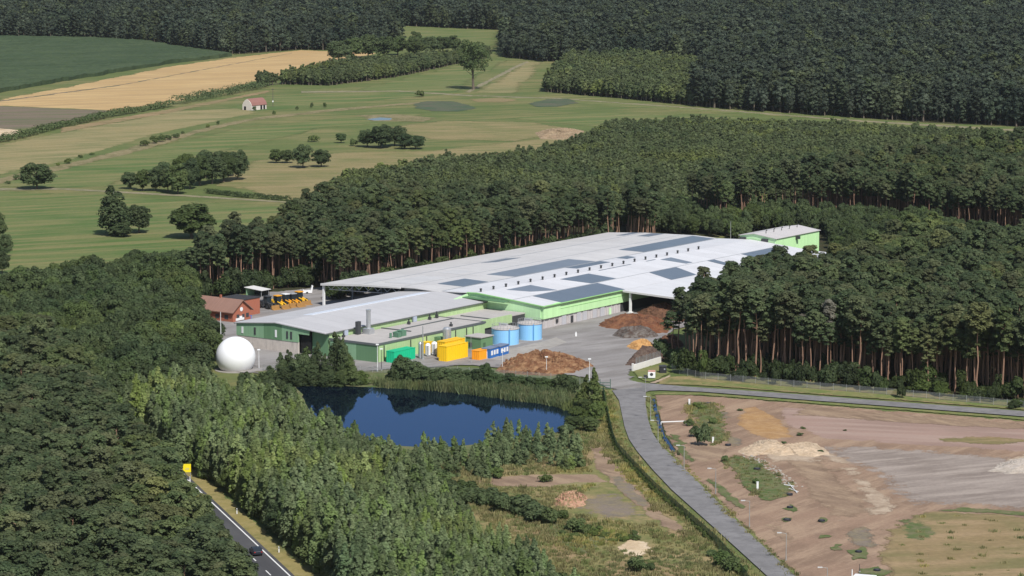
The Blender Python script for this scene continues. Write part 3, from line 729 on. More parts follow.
# young wood between road, ball tank and pond
YP = [RP(-75, 5.2), RP(80, 5.2), RP(95, 2.4), RP(150, 2.4)] + Z((170, 452, 8), (110, 420, 8), (99, 382, 9), (140, 368, 9), (175, 357, 9), (210, 362, 9), (236, 381, 8), (256, 379, 7), (280, 386, 6), (303, 397, 7), (330, 416, 7), (362, 429, 7), (395, 441, 7), (420, 456, 6), (446, 482, 6), (476, 514, 6), (527, 548, 5), (560, 585, 4)) + [at(600, 640)]
pond_w = [at(*p) for p in pond_px]
p5 = stand(YP, 2.05, 'young', .62, 1.05, [road_clear, pond_w], .28)
p5o = stand(YP, 8.5, 'oak', .42, .72, [road_clear, pond_w], .3)
YP2 = [RP(86, -8.4), RP(190, -8.4)] + Z((98, 382, 9), (108, 422, 9), (160, 455, 9))
p5b = stand(YP2, 2.3, 'young', 1.25, 1.7, [road_clear, YP], .2)
p5 = np.concatenate([p5, p5b])
def open_view(pts, h, x0, x1, y0, y1, dmax):
    """the clearing round the ball tank"""
    k = []
    for p in pts:
        px, py, sc = proj(p[0], p[1], h * p[3]); bx, by, _ = proj(p[0], p[1], 0); r = 1.5 * sc
        k.append(not (x0 - r < px < x1 + r and py < y1 and by > y0 and p[1] < dmax))
    return np.array(k, bool)
DOME_Y = at(234, 372)[1] + 12
p5 = p5[open_view(p5, 8.0, 213, 258, 336, 371, DOME_Y)]; p5o = p5o[open_view(p5o, 11.0, 213, 258, 336, 375, DOME_Y)]; p5o[:, 2] *= .8
edge = dist_line(p5, np.array([RP(-75, 6.5), RP(150, 6.5)]))
p5[:, 3] *= np.where(edge < 14, 1.35, 1.0); p5[:, 2] *= np.where(edge < 14, 1.25, 1.0)
ch, rs = pick(p5, 8.0, 190)
for p in ch: plant('young_tree', 'young', int(p[5]), p[0], p[1], p[2], p[3], p[4], 'slender grey green young tree in the thicket between main road and pond', 'tree', 'young trees in the thicket right of the main road')
scatter('young_wood', 'young', rs, 'thick grey-green young wood reaching from the main road up to the white ball tank', 'young wood')

# mixed broadleaf wood at the left
MP = Z((-200, 360, 0), (-40, 324, 12), (60, 343, 12), (97, 380, 11), (140, 364, 10), (175, 354, 10), (210, 356, 10), (222, 350, 0), (204, 328, 0), (190, 300, 0), (204, 238, 12), (130, 242, 11), (60, 258, 11), (28, 266, 11), (-40, 274, 11), (-200, 294, 11))
p6 = stand(MP, 4.0, 'oak', .50, .98, [Z((196, 345), (240, 345), (262, 292), (196, 292))], .25)
p6 = p6[open_view(p6, 11.0, 206, 260, 330, 374, DOME_Y)]
ch, rs = pick(p6, 11.0, 170)
for p in ch: plant('broadleaf_tree', 'oak', int(p[5]), p[0], p[1], p[2] * .8, p[3], p[4], 'leafy tree in the mixed wood between the green meadow and the dark pines', 'tree', 'leafy trees in the mixed wood on the left')
rs = np.concatenate([np.column_stack([rs[:, :2], rs[:, 2] * .8, rs[:, 3:]]), p5o])
scatter('mixed_wood', 'oak', rs, 'mixed leafy wood at the left below the green meadow, with stragglers down to the pond', 'wood')

# low dense plantation across the middle, and the scrub behind the halls
PL = Z((322, 181, 8), (345, 168, 8), (440, 154, 8), (540, 144, 8), (590, 128, 8), (612, 117, 8), (700, 114, 8), (860, 120, 8), (1024, 128, 8), (1120, 132, 8), (1120, 172, 8), (980, 166, 8), (860, 176, 8), (700, 214, 0), (650, 205, 8), (600, 205, 8), (520, 208, 8), (420, 204, 8), (335, 208, 8))
p7 = stand(PL, 2.3, 'plantation', .68, .98, [], .15)
PS = Z((255, 84), (330, 86), (400, 77), (445, 67), (490, 58), (480, 46, 8), (400, 54, 8), (330, 60, 8), (262, 74, 8))
p8 = stand(PS, 3.0, 'plantation', .8, 1.15)
PLF = Z((543, 92), (640, 100.5), (692, 106), (705, 56, 9), (640, 50, 9), (585, 50, 9), (566, 66))
p9 = stand(PLF, 3.0, 'plantation', .9, 1.3)
scatter('plantation', 'plantation', np.concatenate([p7, p8, p9]), 'even low plantations of young trees beyond the halls and in the far fields', 'plantation')
BK = Z((640, 219), (622, 231), (720, 238), (745, 243), (752, 232), (830, 236), (836, 262), (850, 292), (1120, 300), (1120, 250), (960, 236), (850, 223), (700, 216))
p10 = stand(BK, 4.2, 'oak', .5, .8, [works, [W(-24, 146), W(-24, 186), W(6, 186), W(6, 146)]], .3)
scatter('scrub_wood', 'oak', np.column_stack([p10[:, :2], p10[:, 2] * .75, p10[:, 3:]]), 'bushy leafy scrub filling the gap behind the small lime green building', 'scrub')
# far forest
FL = Z((-60, 38), (0, 38), (150, 42.5), (175, 48), (222, 55), (300, 50), (375, 51), (402, 45), (375, 25), (505, 30.5), (500, 57), (545, 62), (572, 61)) + Z((590, 52, 9), (640, 50, 9), (705, 56, 9), (692, 107, 0), (860, 118.5), (1024, 127), (1100, 133), (1100, 110), (1100, 60), (1100, -12), (-80, -12))
p11 = stand(FL, 4.8, 'far', .8, 1.1)
scatter('far_forest', 'far', p11, 'dark forest closing off the top of the view', 'forest')

# --- trees one can tell apart in the fields: base px, width px, height px
def field_tree(px, py, wpx, hpx, kind, label, name='broadleaf_tree', group=None, mats=None):
    x, y = at(px, py); _, _, sc = proj(x, y, 3)
    h0 = {'oak': 11.0, 'bush': 2.5, 'birch': 12.0, 'tall_pine': 18.5, 'young': 8.0, 'pine': 15.5, 'poplar': 9.0}[kind]; w0 = {'oak': 8.6, 'bush': 3.3, 'birch': 4.8, 'tall_pine': 4.6, 'young': 3.2, 'pine': 4.4, 'poplar': 2.8}[kind]
    v = random.randrange(len(LIB[kind]))
    return plant(name, kind, v, x, y, wpx / sc / w0, hpx / sc / h0, random.uniform(0, 6), label, 'bush' if kind == 'bush' else 'tree', group, mats)
field_tree(37, 189, 31, 27, 'oak', 'round dark tree standing alone beside the pale track at the left edge')
field_tree(68, 164, 9, 7, 'bush', 'small round bush on the ditch line above the lone round tree', 'bush')
field_tree(114, 235, 32, 50, 'birch', 'tall greyish tree, the tallest of the three standing in the green meadow')
field_tree(139, 233, 26, 31, 'oak', 'round dark green tree at the right of the tall greyish one in the meadow')
field_tree(122, 237, 20, 16, 'oak', 'low tree at the feet of the tall greyish meadow tree')
field_tree(192, 238, 50, 37, 'oak', 'broad spreading tree by itself at the edge of the wood, below the long copse')
CG = 'trees of the long copse in the meadow'
for px, py, w, h in [(130, 189, 18, 18), (143, 191, 18, 23), (156, 191, 20, 26), (168, 192, 20, 28), (178, 194, 24, 33), (190, 189, 22, 32), (200, 186, 22, 33), (212, 184, 24, 34), (224, 182, 22, 31), (238, 180, 22, 31), (186, 182, 22, 30), (206, 178, 22, 30), (226, 176, 22, 28), (165, 186, 20, 26)]:
    field_tree(px, py, w, h, 'oak', 'dark leafy tree in the long copse across the middle of the meadow', group=CG)
field_tree(276, 163, 15, 15, 'oak', 'left of the two low round trees beside the larger clump in the pasture')
field_tree(287, 163, 14, 14, 'oak', 'right of the two low round trees beside the larger clump in the pasture')
field_tree(303, 168, 20, 25, 'oak', 'left and taller tree of the large dark clump in the dry pasture')
field_tree(321, 167, 21, 19, 'oak', 'lower right tree of the large dark clump in the dry pasture')
field_tree(314, 142, 11, 7, 'bush', 'low rounded bush above the large dark clump in the pasture', 'bush')
field_tree(341, 143, 10, 11, 'oak', 'small tree at the left end of the small copse')
field_tree(354, 146, 9, 8, 'bush', 'low bush joining the small copse at its left', 'bush')
for px, py, w, h in [(367, 147, 18, 18), (381, 148, 26, 24), (395, 146, 22, 22), (405, 149, 18, 16), (416, 149, 18, 14)]:
    field_tree(px, py, w, h, 'oak', 'dark leafy tree in the small copse in the middle of the pasture', group='trees of the small copse in the pasture')
field_tree(420, 97, 11, 8, 'bush', 'dark bush by the farm track left of the lone tall tree', 'bush')
for px, py, w, h, lb in [(-3, 243, 18, 36, 'uppermost'), (5, 257, 14, 24, 'middle'), (2, 274, 16, 24, 'lowest')]:
    field_tree(px, py, w, h, 'oak', lb + ' of the three trees cut by the left edge of the meadow')
for px, py, w, h in [(274, 115, 4, 5), (297, 110, 4, 5), (312, 108, 4, 5), (325, 107.5, 4, 5), (208, 128, 4, 4), (218, 124.5, 4, 4), (145, 146, 9, 6), (154, 143.5, 10, 7), (161, 142, 9, 8), (168, 140, 10, 6), (176, 138, 9, 5), (183, 134, 5, 4), (16, 180, 7, 5), (24, 177, 7, 4), (58, 166, 5, 4), (8, 184, 7, 4), (80, 158, 6, 3), (92, 155, 7, 3)]:
    field_tree(px, py, w, h, 'bush', 'small shrub on the ditch line crossing the hay meadows', 'bush', 'shrubs along the ditch line')
field_tree(866, 116, 25, 38, 'birch', 'pale bushy tree standing out before the far forest edge on the right')
CPG = 'dark trees around the far strip of plantation'
for px, py, w, h in [(338, 62, 22, 22), (352, 60, 22, 24), (368, 58, 24, 25), (384, 57, 22, 22), (398, 55, 22, 20), (414, 56, 20, 18), (416, 54, 18, 24), (430, 54, 18, 18), (443, 52, 18, 16), (455, 52, 16, 18)]:
    field_tree(px, py, w, h, 'oak', 'dark leafy tree behind the far strip of plantation, left of the lone tall tree', group=CPG)
# the lone tall tree
mb, cr, fm, bk = make_oak(907, 31, 20, .24, 50, F_OAK, .9, BARK, 46, .36)
x, y = at(473.5, 89.5)
t = thing('broadleaf_tree', 'very tall lone tree with an open crown at the corner of the far farm tracks', 'tree', (x, y, 0))
mb.build('trunk', bk, t); P_, T_ = cr.arrays(); link('crown', crown_mesh('crown', P_, T_, fm), t)

# --- hedgerows: one hedge each
def hedge(name, pts_px, h, w, label, seed, mat=None, cat='hedge', gap=0.0, card=.8):
    rng = np.random.default_rng(seed); cr = Crown(rng); L = [np.array(at(*p)) for p in pts_px]; o = L[0]
    for a, b in zip(L[:-1], L[1:]):
        n = max(1, int(np.hypot(*(b - a)) / (w * .33)))
        for i in range(n):
            p = a + (b - a) * (i + rng.uniform(0, 1)) / n
            if rng.random() < gap: continue
            k = rng.uniform(.55, 1.15)
            cr.clump((*(p - o + rng.normal(0, w * .12, 2)), h * .42 * k), (w * .55, w * .55, h * .55 * k), 26, card, .4)
    P, T = cr.arrays(); ob = link(name, crown_mesh(name, P, T, mat or F_OAK), None, (o[0], o[1], 0))
    return tag(ob, label, cat)
hedge('hedge', [(-20, 146), (20, 138), (60, 127.5), (110, 117), (171, 106.5)], 4.0, 6, 'long dark hedge between the tilled strip and the hay meadow', 1)
hedge('hedge', [(178, 104.5), (210, 98), (240, 92), (268, 87)], 5.5, 8, 'shorter thick hedge between the golden field and the barn', 2)
hedge('hedge', [(208, 193), (240, 197), (292, 201)], 2.2, 3.2, 'low dark hedge beside the pale track right of the long copse', 3, card=.5)

# --- maize: a standing crop, one mass
def crop(name, poly, h, mat, label, step=6.0):
    pw = jag([at(*p) for p in poly], 2.5, 5.0); P = np.array(pw); lo, hi = P.min(0), P.max(0); n = len(pw); rng = np.random.default_rng(5)
    gx, gy = np.meshgrid(np.arange(lo[0], hi[0], step), np.arange(lo[1], hi[1], step))
    q = np.stack([gx.ravel(), gy.ravel()], 1) + rng.uniform(-.35, .35, (gx.size, 2)) * step
    q = q[inside(pw, q[:, 0], q[:, 1])]; q = q[seg_dist(q, pw) > step * .6]
    ov, oe, of, iv, ie, if_ = delaunay_2d_cdt([Vector(p) for p in P] + [Vector(p) for p in q], [(i, (i + 1) % n) for i in range(n)], [], 0, 1e-4)
    V = np.array([(v[0], v[1]) for v in ov]); keep = inside(pw, *np.array([V[list(f)].mean(0) for f in of]).T)
    mb = MB(); mb.v = [(v[0], v[1], h * (.93 if k and k[0] < n else 1) + rng.uniform(-.4, .4) + .5 * nrm2(v[0], v[1], 30)) for v, k in zip(V, iv)]
    for f, k in zip(of, keep):
        if k: mb.f.append(tuple(f)); mb.mi.append(0)
    m = len(mb.v); mb.v += [(p[0], p[1], 0) for p in pw]
    first = {}
    for i_, k in enumerate(iv):
        for z_ in k: first.setdefault(z_, i_)
    for i_ in range(n): mb.f.append((first[i_], first[(i_ + 1) % n], m + (i_ + 1) % n, m + i_)); mb.mi.append(0)
    o = mb.build(name, mat); tag(o, label, 'crop', None, 'stuff'); return o
CROP = ground_mat('standing maize leaves', [(.046, .070, .034), (.058, .082, .040), (.038, .058, .028)], (60, 7, 1.6), (R(30), 8), soft=False, fine=.4)
crop('maize_crop', [(-70, 98), (0, 93), (60, 82), (120, 72), (165, 64.5), (232, 56.5), (222, 54.5), (176, 49), (150, 43.5), (90, 40.5), (0, 39), (-70, 39)], 2.6, CROP, 'dark green standing maize field at the top left', 3.0)

# --- trees and bushes round the pond and in the rough land
def group_trees(lst, kind, label, name, group):
    for px, py, w, h in lst: field_tree(px, py, w, h, kind, label, name, group)
# left clump between ball tank and pond
group_trees([(270, 383, 11, 18), (281, 380, 12, 28), (289, 379, 12, 30), (298, 381, 12, 26), (306, 380, 14, 34), (317, 381, 14, 40), (325, 383, 12, 30), (336, 379, 15, 48), (344, 381, 13, 44), (350, 384, 12, 30), (312, 386, 15, 22), (298, 387, 15, 18), (284, 385, 15, 18), (328, 387, 16, 22), (341, 387, 15, 22), (353, 386, 14, 20), (361, 385, 14, 15)], 'birch', 'tree in the clump on the pond bank in front of the sage green end wall', 'birch_tree', 'trees in the clump at the left end of the pond')
for q_, (px, py, w, h) in enumerate([(206, 334, 22, 20), (214, 342, 22, 22), (199, 326, 20, 20), (211, 352, 24, 22)]): field_tree(px, py, w, h, 'oak', 'leafy tree in front of the brick house, left of the tall white masts', group='trees in front of the brick house')
field_tree(300, 384, 20, 32, 'oak', 'rounder leafy tree inside the clump at the left end of the pond')
group_trees([(393, 386, 18, 20), (402, 386, 20, 32), (412, 387, 22, 30), (422, 387, 22, 22), (433, 388, 22, 20), (445, 388, 22, 22), (456, 388, 20, 20), (468, 388, 20, 20), (478, 389, 18, 22), (486, 389, 18, 28), (496, 390, 20, 18), (508, 390, 20, 18), (519, 391, 20, 16), (530, 391, 18, 16), (541, 391, 18, 14), (550, 392, 16, 14), (562, 393, 18, 20), (570, 394, 18, 18)], 'oak', 'leafy tree in the row on the far bank of the pond', 'broadleaf_tree', 'trees in the row on the far bank of the pond')
field_tree(586, 412, 13, 38, 'poplar', 'left and shorter of the two dark columnar poplars at the right end of the pond', 'poplar_tree', mats=F_OAK)
field_tree(593, 413, 14, 46, 'poplar', 'right and taller of the two dark columnar poplars at the right end of the pond', 'poplar_tree', mats=F_OAK)
field_tree(580, 415, 14, 24, 'poplar', 'small pointed tree leaning on the two poplars at the pond', 'poplar_tree', mats=F_OAK)
group_trees([(578, 424, 20, 18), (586, 422, 20, 24), (596, 424, 18, 24), (573, 430, 20, 16), (590, 432, 20, 16), (566, 434, 16, 10), (600, 414, 12, 14)], 'oak', 'bushy tree at the right end of the pond below the poplars', 'broadleaf_tree', 'bushy trees at the right end of the pond')
NG = 'small conical trees on the near bank of the pond'
rng = np.random.default_rng(77)
lst = []
for k in range(46):
    t = rng.uniform(0, 1); px = 418 + t * 82; py = 452 + rng.uniform(0, 26) + t * 4
    lst.append((px, py, rng.uniform(8, 13), rng.uniform(14, 26)))
for k in range(60):
    t = rng.uniform(0, 1); px = 488 + t * 94; py = 446 + t * 6 + rng.uniform(-6, 20)
    lst.append((px, py, rng.uniform(8, 13), rng.uniform(13, 26)))
group_trees(lst, 'young', 'small pointed tree in the scrub on the near bank of the pond', 'young_tree', NG)

bush_pts = []
def bushes(lst, label, group, mats=None, kind='bush'):
    for px, py, w, h in lst: field_tree(px, py, w, h, kind, label, 'bush', group, mats)
def along(pts, n, spread, wr, hr, seed):
    rg = np.random.default_rng(seed); out = []
    L = np.array(pts, float); seg = np.hypot(*(L[1:] - L[:-1]).T); cum = np.concatenate([[0], np.cumsum(seg)])
    for k in range(n):
        d = rg.uniform(0, cum[-1]); i = min(len(seg) - 1, np.searchsorted(cum, d) - 1); t = (d - cum[i]) / seg[i]
        p = L[i] + (L[i + 1] - L[i]) * t
        out.append((p[0] + rg.normal(0, spread), p[1] + rg.normal(0, spread * .6), rg.uniform(*wr), rg.uniform(*hr)))
    return out
bushes(along([(432, 482), (455, 500), (485, 505), (520, 515), (545, 520)], 38, 5, (18, 30), (11, 19), 11), 'dark green bush in the belt of scrub left of the brick rubble', 'bushes left of the brick rubble', F_OAK)
bushes([(549, 524, 19, 20), (562, 520, 14, 10), (575, 532, 22, 14), (586, 534, 18, 12), (596, 534, 16, 9)], 'single rounded bush below the brick rubble', 'rounded bushes below the rubble')
bushes(along([(560, 540), (600, 532), (618, 545), (640, 533)], 20, 5, (7, 14), (3, 7), 12), 'low green bush around the pale sand patch', 'low bushes by the sand patch')
bushes([(497, 478, 16, 10), (545, 482, 14, 8), (580, 468, 14, 9), (575, 458, 12, 8), (636, 572, 22, 14), (650, 570, 14, 9), (720, 566, 22, 16), (730, 572, 22, 16), (742, 574, 16, 12), (712, 556, 14, 8)], 'bush standing in the rough grass beside the access road', 'bushes in the rough grass')
bushes([(703, 446, 17, 24), (695, 437, 14, 14), (706, 434, 14, 12)], 'large dark bush in the weedy island behind the ditch', 'large bushes of the weedy island', F_OAK)
bushes([(689, 426, 12, 9), (713, 424, 11, 8), (702, 409, 12, 5), (697, 407, 10, 5), (725, 462, 10, 8), (756, 484, 8, 6), (800, 436, 8, 3), (790, 448, 12, 4), (820, 453, 10, 4), (783, 445, 8, 4), (740, 411, 7, 3), (803, 429, 6, 2.5), (845, 431, 5, 2)], 'small shrub on the bare land right of the ditch', 'small shrubs on the bare land')
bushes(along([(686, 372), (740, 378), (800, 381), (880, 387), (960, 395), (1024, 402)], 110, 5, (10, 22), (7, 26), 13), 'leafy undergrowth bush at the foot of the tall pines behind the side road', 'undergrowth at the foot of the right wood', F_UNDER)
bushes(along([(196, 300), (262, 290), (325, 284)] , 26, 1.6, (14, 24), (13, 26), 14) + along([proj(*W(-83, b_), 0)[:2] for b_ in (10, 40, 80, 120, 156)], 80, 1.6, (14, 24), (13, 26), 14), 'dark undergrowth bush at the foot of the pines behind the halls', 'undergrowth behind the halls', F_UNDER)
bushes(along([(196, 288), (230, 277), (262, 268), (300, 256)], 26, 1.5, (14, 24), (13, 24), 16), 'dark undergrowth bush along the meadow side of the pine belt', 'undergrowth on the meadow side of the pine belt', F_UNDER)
bushes([(244, 383, 13, 12), (252, 386, 14, 12), (262, 385, 14, 14), (272, 389, 15, 14), (281, 392, 14, 14), (256, 392, 14, 13), (268, 396, 15, 14), (290, 396, 14, 13), (243, 391, 13, 12)], 'leafy bush between the white ball tank and the pond', 'bushes between the ball tank and the pond', F_OAK)
bushes(along([(656, 352), (668, 362), (678, 368)], 9, 2.5, (12, 18), (10, 18), 15), 'leafy bush behind the white retaining wall', 'bushes behind the white wall', F_OAK)
pine_x = [(672, 357, 17, 46, 'slim pine standing by itself between the compost heaps and the right wood')]
for px, py, w, h, lb in pine_x: field_tree(px, py, w, h, 'tall_pine', lb, 'pine_tree')
field_tree(858, 382, 18, 74, 'tall_pine', 'dead pine with a rusty brown crown inside the right wood', 'pine_tree', None, F_RUST)
field_tree(803, 379, 16, 66, 'tall_pine', 'left one of two pale grey dying pines at the front of the right wood', 'pine_tree', None, F_PALE)
field_tree(828, 381, 15, 82, 'tall_pine', 'right one of two pale grey dying pines at the front of the right wood', 'pine_tree', None, F_PALE)

# --- reeds and grass tufts: uncountable
def make_tuft(seed, h, w, mat, n=46, card=.16):
    rng = np.random.default_rng(seed); c = np.stack([rng.normal(0, w * .3, n), rng.normal(0, w * .3, n), rng.uniform(.15, .5, n) * h], 1)
    nn = unit(n, rng); nn[:, 2] *= .15; nn /= np.linalg.norm(nn, axis=1)[:, None]
    up = np.array([0, 0, 1.0]); u = np.cross(nn, up); u /= np.linalg.norm(u, axis=1)[:, None]
    hh = rng.uniform(.5, 1.0, n)[:, None] * h * .55; lean = rng.normal(0, .18 * h, (n, 3)); lean[:, 2] = 0
    a = card * .5; P = np.stack([c - u * a - up * hh, c + u * a - up * hh, c + u * a * .4 + up * hh + lean, c - u * a * .4 + up * hh + lean], 1).reshape(-1, 3)
    P[:, 2] = np.maximum(P[:, 2], 0); cr = Crown(rng); cr.P.append(P); cr.T.append(np.repeat(rng.uniform(0, 1, n), 4))
    mb = MB(); mb.tube((0, 0, 0), (0, 0, .05), .05, .05, 4)
    return mb, cr, mat, BARK
library('reed', [make_tuft(700 + i, 2.3, 2.2, F_REED, 60, .2) for i in range(4)])
library('tuft', [make_tuft(720 + i, .75, 1.5, F_GRASS, 46, .18) for i in range(4)])
rp = Z((375, 385), (420, 386), (470, 389), (512, 393), (560, 397), (584, 403), (578, 412), (566, 411), (545, 406.5), (512, 402), (466, 396), (430, 392), (385, 390))
scatter('reeds', 'reed', stand(rp, 1.3, 'reed', .8, 1.25, [pond_w]), 'pale green reed belt along the far shore of the pond', 'reeds')
rg1 = Z((430, 472), (520, 440), (575, 424), (600, 392), (612, 396), (618, 425), (632, 452), (668, 494), (720, 538), (760, 580), (560, 590), (510, 545), (470, 508))
tf = stand(rg1, 1.7, 'tuft', .5, 1.3, [Z((613, 548), (634, 531), (658, 540), (640, 557)), Z((570, 500), (590, 488), (606, 478), (640, 500), (668, 527), (600, 521), (572, 515)), Z((586, 452), (598, 448), (612, 465), (632, 486), (655, 506), (640, 518), (612, 490), (590, 470)), Z((650, 512), (672, 516), (692, 530), (676, 535), (655, 527)), Z((478, 478), (545, 474), (600, 474), (612, 482), (560, 488), (500, 487)), pond_w], .5)
rg2 = Z((684, 404), (722, 404), (730, 440), (712, 446), (690, 426)); rg3 = Z((718, 462), (735, 455), (760, 460), (798, 490), (770, 503), (755, 500)); rg4 = Z((645, 396), (652, 396), (664, 440), (712, 493), (800, 578), (794, 578), (708, 497), (664, 452))
rg5 = Z((890, 520), (930, 511), (1024, 515), (1060, 580), (900, 585), (878, 540))
tf = np.concatenate([tf] + [stand(r_, s_, 'tuft', .4, 1.0, [], .5) for r_, s_ in ((rg2, 1.8), (rg3, 2.0), (rg4, 1.5), (rg5, 7.0))])
scatter('rough_grass', 'tuft', tf, 'tufts of rough summer grass on the open land beside the access road', 'grass')

# ------------------------------------------------------------------ the works
SAGE = cladding('sage green cladding', (.22, .37, .22), 1.0, 0)
SAGE_B = cladding('pale sage side cladding', (.40, .54, .27), 1.0, 1)  # paler copy for sunward sides: direct light put into the colour
SAGE_DK = cladding('dark sage cladding', (.125, .235, .125), 1.0, 0)
LIME_A = cladding('lime cladding front', (.52, .78, .44), 1.0, 0, .15)
LIME_B = cladding('lime cladding side', (.52, .80, .41), 1.0, 1, .15)
CONC = paint('weathered concrete wall', (.54, .485, .43), .85, .22, 1.2, streaks=.5)
CONC_B = cladding('concrete wall panels', (.50, .47, .46), 2.4, 1, .4, .8, .2, ((.36, .27, .20), .6))
ROOF_L = cladding('weathered shaded white roof sheet', (.52, .505, .49), 6.0, 1, .16, .55, .09, ((.42, .405, .39), .7))  # left slopes greyer: tilt from the sun put into the colour; stain is weathering
ROOF_W = cladding('bright white roof sheet', (.60, .595, .60), 6.0, 1, .14, .5, .06, ((.50, .49, .485), .6))
ROOF_S = cladding('old grey white roof sheet', (.45, .44, .44), 6.0, 1, .16, .6, .10, ((.37, .365, .36), .6))
ROOF_F = paint('gravelled flat roof', (.40, .375, .35), .9, .2, 2.0)
SOLAR = cladding('blue grey roof panels', (.12, .145, .18), 1.6, 1, .35, .35, .08)
SOLAR2 = cladding('lighter blue grey roof panels', (.165, .19, .225), 1.6, 1, .30, .35, .08)
BLACKHOLE = paint('opening shade', (.012, .012, .012), .9, .1)  # near-black panel colour, stands in for the shade inside an opening
DKMETAL = paint('dark grey metal', (.05, .052, .055), .6, .1)
STEEL = paint('galvanised steel', (.52, .53, .54), .35, .1, .8, .6)
GREYP = paint('grey painted metal', (.32, .33, .34), .5, .1)
WHITEP = paint('white painted metal', (.75, .75, .74), .45, .06)
TRIM = paint('dark roof edge trim', (.11, .12, .12), .6, .1)
PALETRIM = paint('pale roof edge trim', (.62, .61, .59), .6, .08)

hall = thing('composting_hall', 'vast low industrial hall with white roof, blue grey roof panels and lime green walls', 'hall', (OX, OY, 0), ROTW)
prof = [(-77, 6.9), (-62, 7.9), (-42, 8.5), (-33, 8.15), (-20.5, 8.7), (-8, 7.75), (3.2, 6.8)]
def hz(a):
    for (a0, z0), (a1, z1) in zip(prof[:-1], prof[1:]):
        if a0 <= a <= a1: return z0 + (z1 - z0) * (a - a0) / (a1 - a0)
    return prof[-1][1]
B1 = 150.0
# roofs: one long sloping sheet per slope, each a little proud of its neighbour
mb = MB(); mw = MB()
for (a0, z0), (a1, z1) in zip(prof[:-1], prof[1:]):
    f0 = -2.2 if a0 < -40 else (-.6 if a0 < -30 else -.6)
    tgt = mb if a1 <= -33 else mw
    tgt.prism([(a0, z0), (a1, z1), (a1, z1 - .22), (a0, z0 - .22)], 'y', f0, B1)
mb.build('roof', ROOF_L, hall); mw.build('roof', ROOF_W, hall)
# seams and gutters along the slopes
for a, wd, m in ((-62, .5, GREYP), (-33, .7, GREYP), (-8, .35, GREYP), (-46.8, .3, GREYP)):
    k = MB(); k.span(a - wd / 2, a + wd / 2, -.4, B1 - .05, hz(a) - .05, hz(a) + .05); k.build('roof_gutter', m, hall)
# canopy bay on the right
k = MB(); k.prism([(3.35, 6.78), (25, 6.1), (25, 5.75), (3.35, 6.5)], 'y', 39.6, B1 + .5)
k.build('canopy_roof', ROOF_W, hall)
k = MB(); k.span(24.9, 25.2, 39.4, B1 + .6, 5.5, 6.15); k.prism([(3.3, 6.8), (25.2, 6.12), (25.2, 5.6), (3.3, 6.28)], 'y', 39.2, 39.55); k.build('canopy_fascia', PALETRIM, hall)
for b, a in [(40.2, 5.4), (40.2, 24.4), (64, 24.4), (88, 24.4), (112, 24.4), (136, 24.4), (64, 5.4), (88, 5.4)]:
    k = MB(); k.span(a - .3, a + .3, b - .3, b + .3, 0, 5.7 + (.55 if a < 10 else 0)); k.span(a - .6, a + .6, b - .6, b + .6, 0, .5); k.build('canopy_post', WHITEP if b < 50 else GREYP, hall)
# right side wall: concrete panels below, lime cladding above
k = MB(); k.span(1.8, 2.2, .4, 39.6, 0, 3.0)
for b in np.arange(.8, 39.5, 2.42): k.span(2.2, 2.42, b - .12, b + .12, 0, 2.95)
k.build('concrete_wall', CONC_B, hall)
k = MB(); k.prism([(8.2, 3.05), (62, 3.05), (62, 6.72), (8.2, 6.72)], 'x', 1.9, 2.6); k.build('cladding_wall', LIME_B, hall)
k = MB(); k.prism([(-.2, 3.05), (8.15, 3.05), (8.15, 6.95), (-.2, 6.75)], 'x', 1.9, 2.75); k.build('cladding_wall', LIME_B, hall)
k = MB(); k.span(2.58, 2.68, 8.2, 61.5, 5.05, 5.15); k.span(2.62, 3.3, -.3, 39.4, 6.66, 6.86); k.build('cladding_trim', paint('lime trim', (.30, .58, .22), .6), hall)
k = MB(); k.span(1.7, 2.15, 40, B1, 0, 5.9); k.build('inner_wall', DKMETAL, hall)  # wall coloured dark in place of the shade under the canopy
k = MB(); k.span(2.3, 24.8, 78, 78.3, 0, 6.2); k.build('inner_wall', DKMETAL, hall)  # dark end wall, its colour standing for shade deep in the bay
for b, wd, h, m in ((14.5, 1.0, 2.3, DKMETAL), (34, 1.0, 2.1, LIME_A), (7, 1.0, 1.0, DKMETAL)):
    k = MB(); k.span(2.3, 2.5, b - wd / 2, b + wd / 2, 0.02 if h > 1.5 else 1.2, h if h > 1.5 else 2.2); k.build('door' if h > 1.5 else 'window', m, hall)
for b in (10.5, 18, 21, 26, 30):
    k = MB(); k.span(2.2, 2.46, b - 1.0, b + 1.0, 0, 2.8); k.build('roller_door', paint('pale grey roller door', (.46, .46, .48), .6, .1), hall)
# lime gable front
k = MB(); k.prism([(-23.6, 2.8), (1.85, 2.8), (1.85, 6.72), (-8, 7.7), (-20.5, 8.45), (-23.6, 8.3)], 'y', -.45, 0); k.build('gable_wall', LIME_A, hall)
k = MB(); k.span(-23.6, 1.8, -.3, .1, 0, 2.78); k.build('concrete_wall', CONC, hall)
k = MB(); k.prism([(3.4, 6.86), (-8, 7.84), (-20.5, 8.8), (-24, 8.62), (-24, 8.36), (-20.5, 8.52), (-8, 7.58), (3.4, 6.6)], 'y', -.85, -.5); k.build('gable_trim', paint('lime trim', (.30, .58, .22)), hall)
# lean-to porch roof and its side wall on the left of the gable
k = MB(); k.prism([(-24.6, 7.55), (-8.8, 7.35), (-8.8, 7.15), (-24.6, 7.3)], 'y', -3.4, -.9); k.build('porch_roof', paint('dark green porch roof', (.10, .20, .10), .6), hall)
k = MB(); k.prism([(-10, 5.8), (-.3, 5.8), (-.3, 8.2), (-10, 7.0)], 'x', -24.1, -23.65); k.build('cladding_wall', LIME_A, hall)
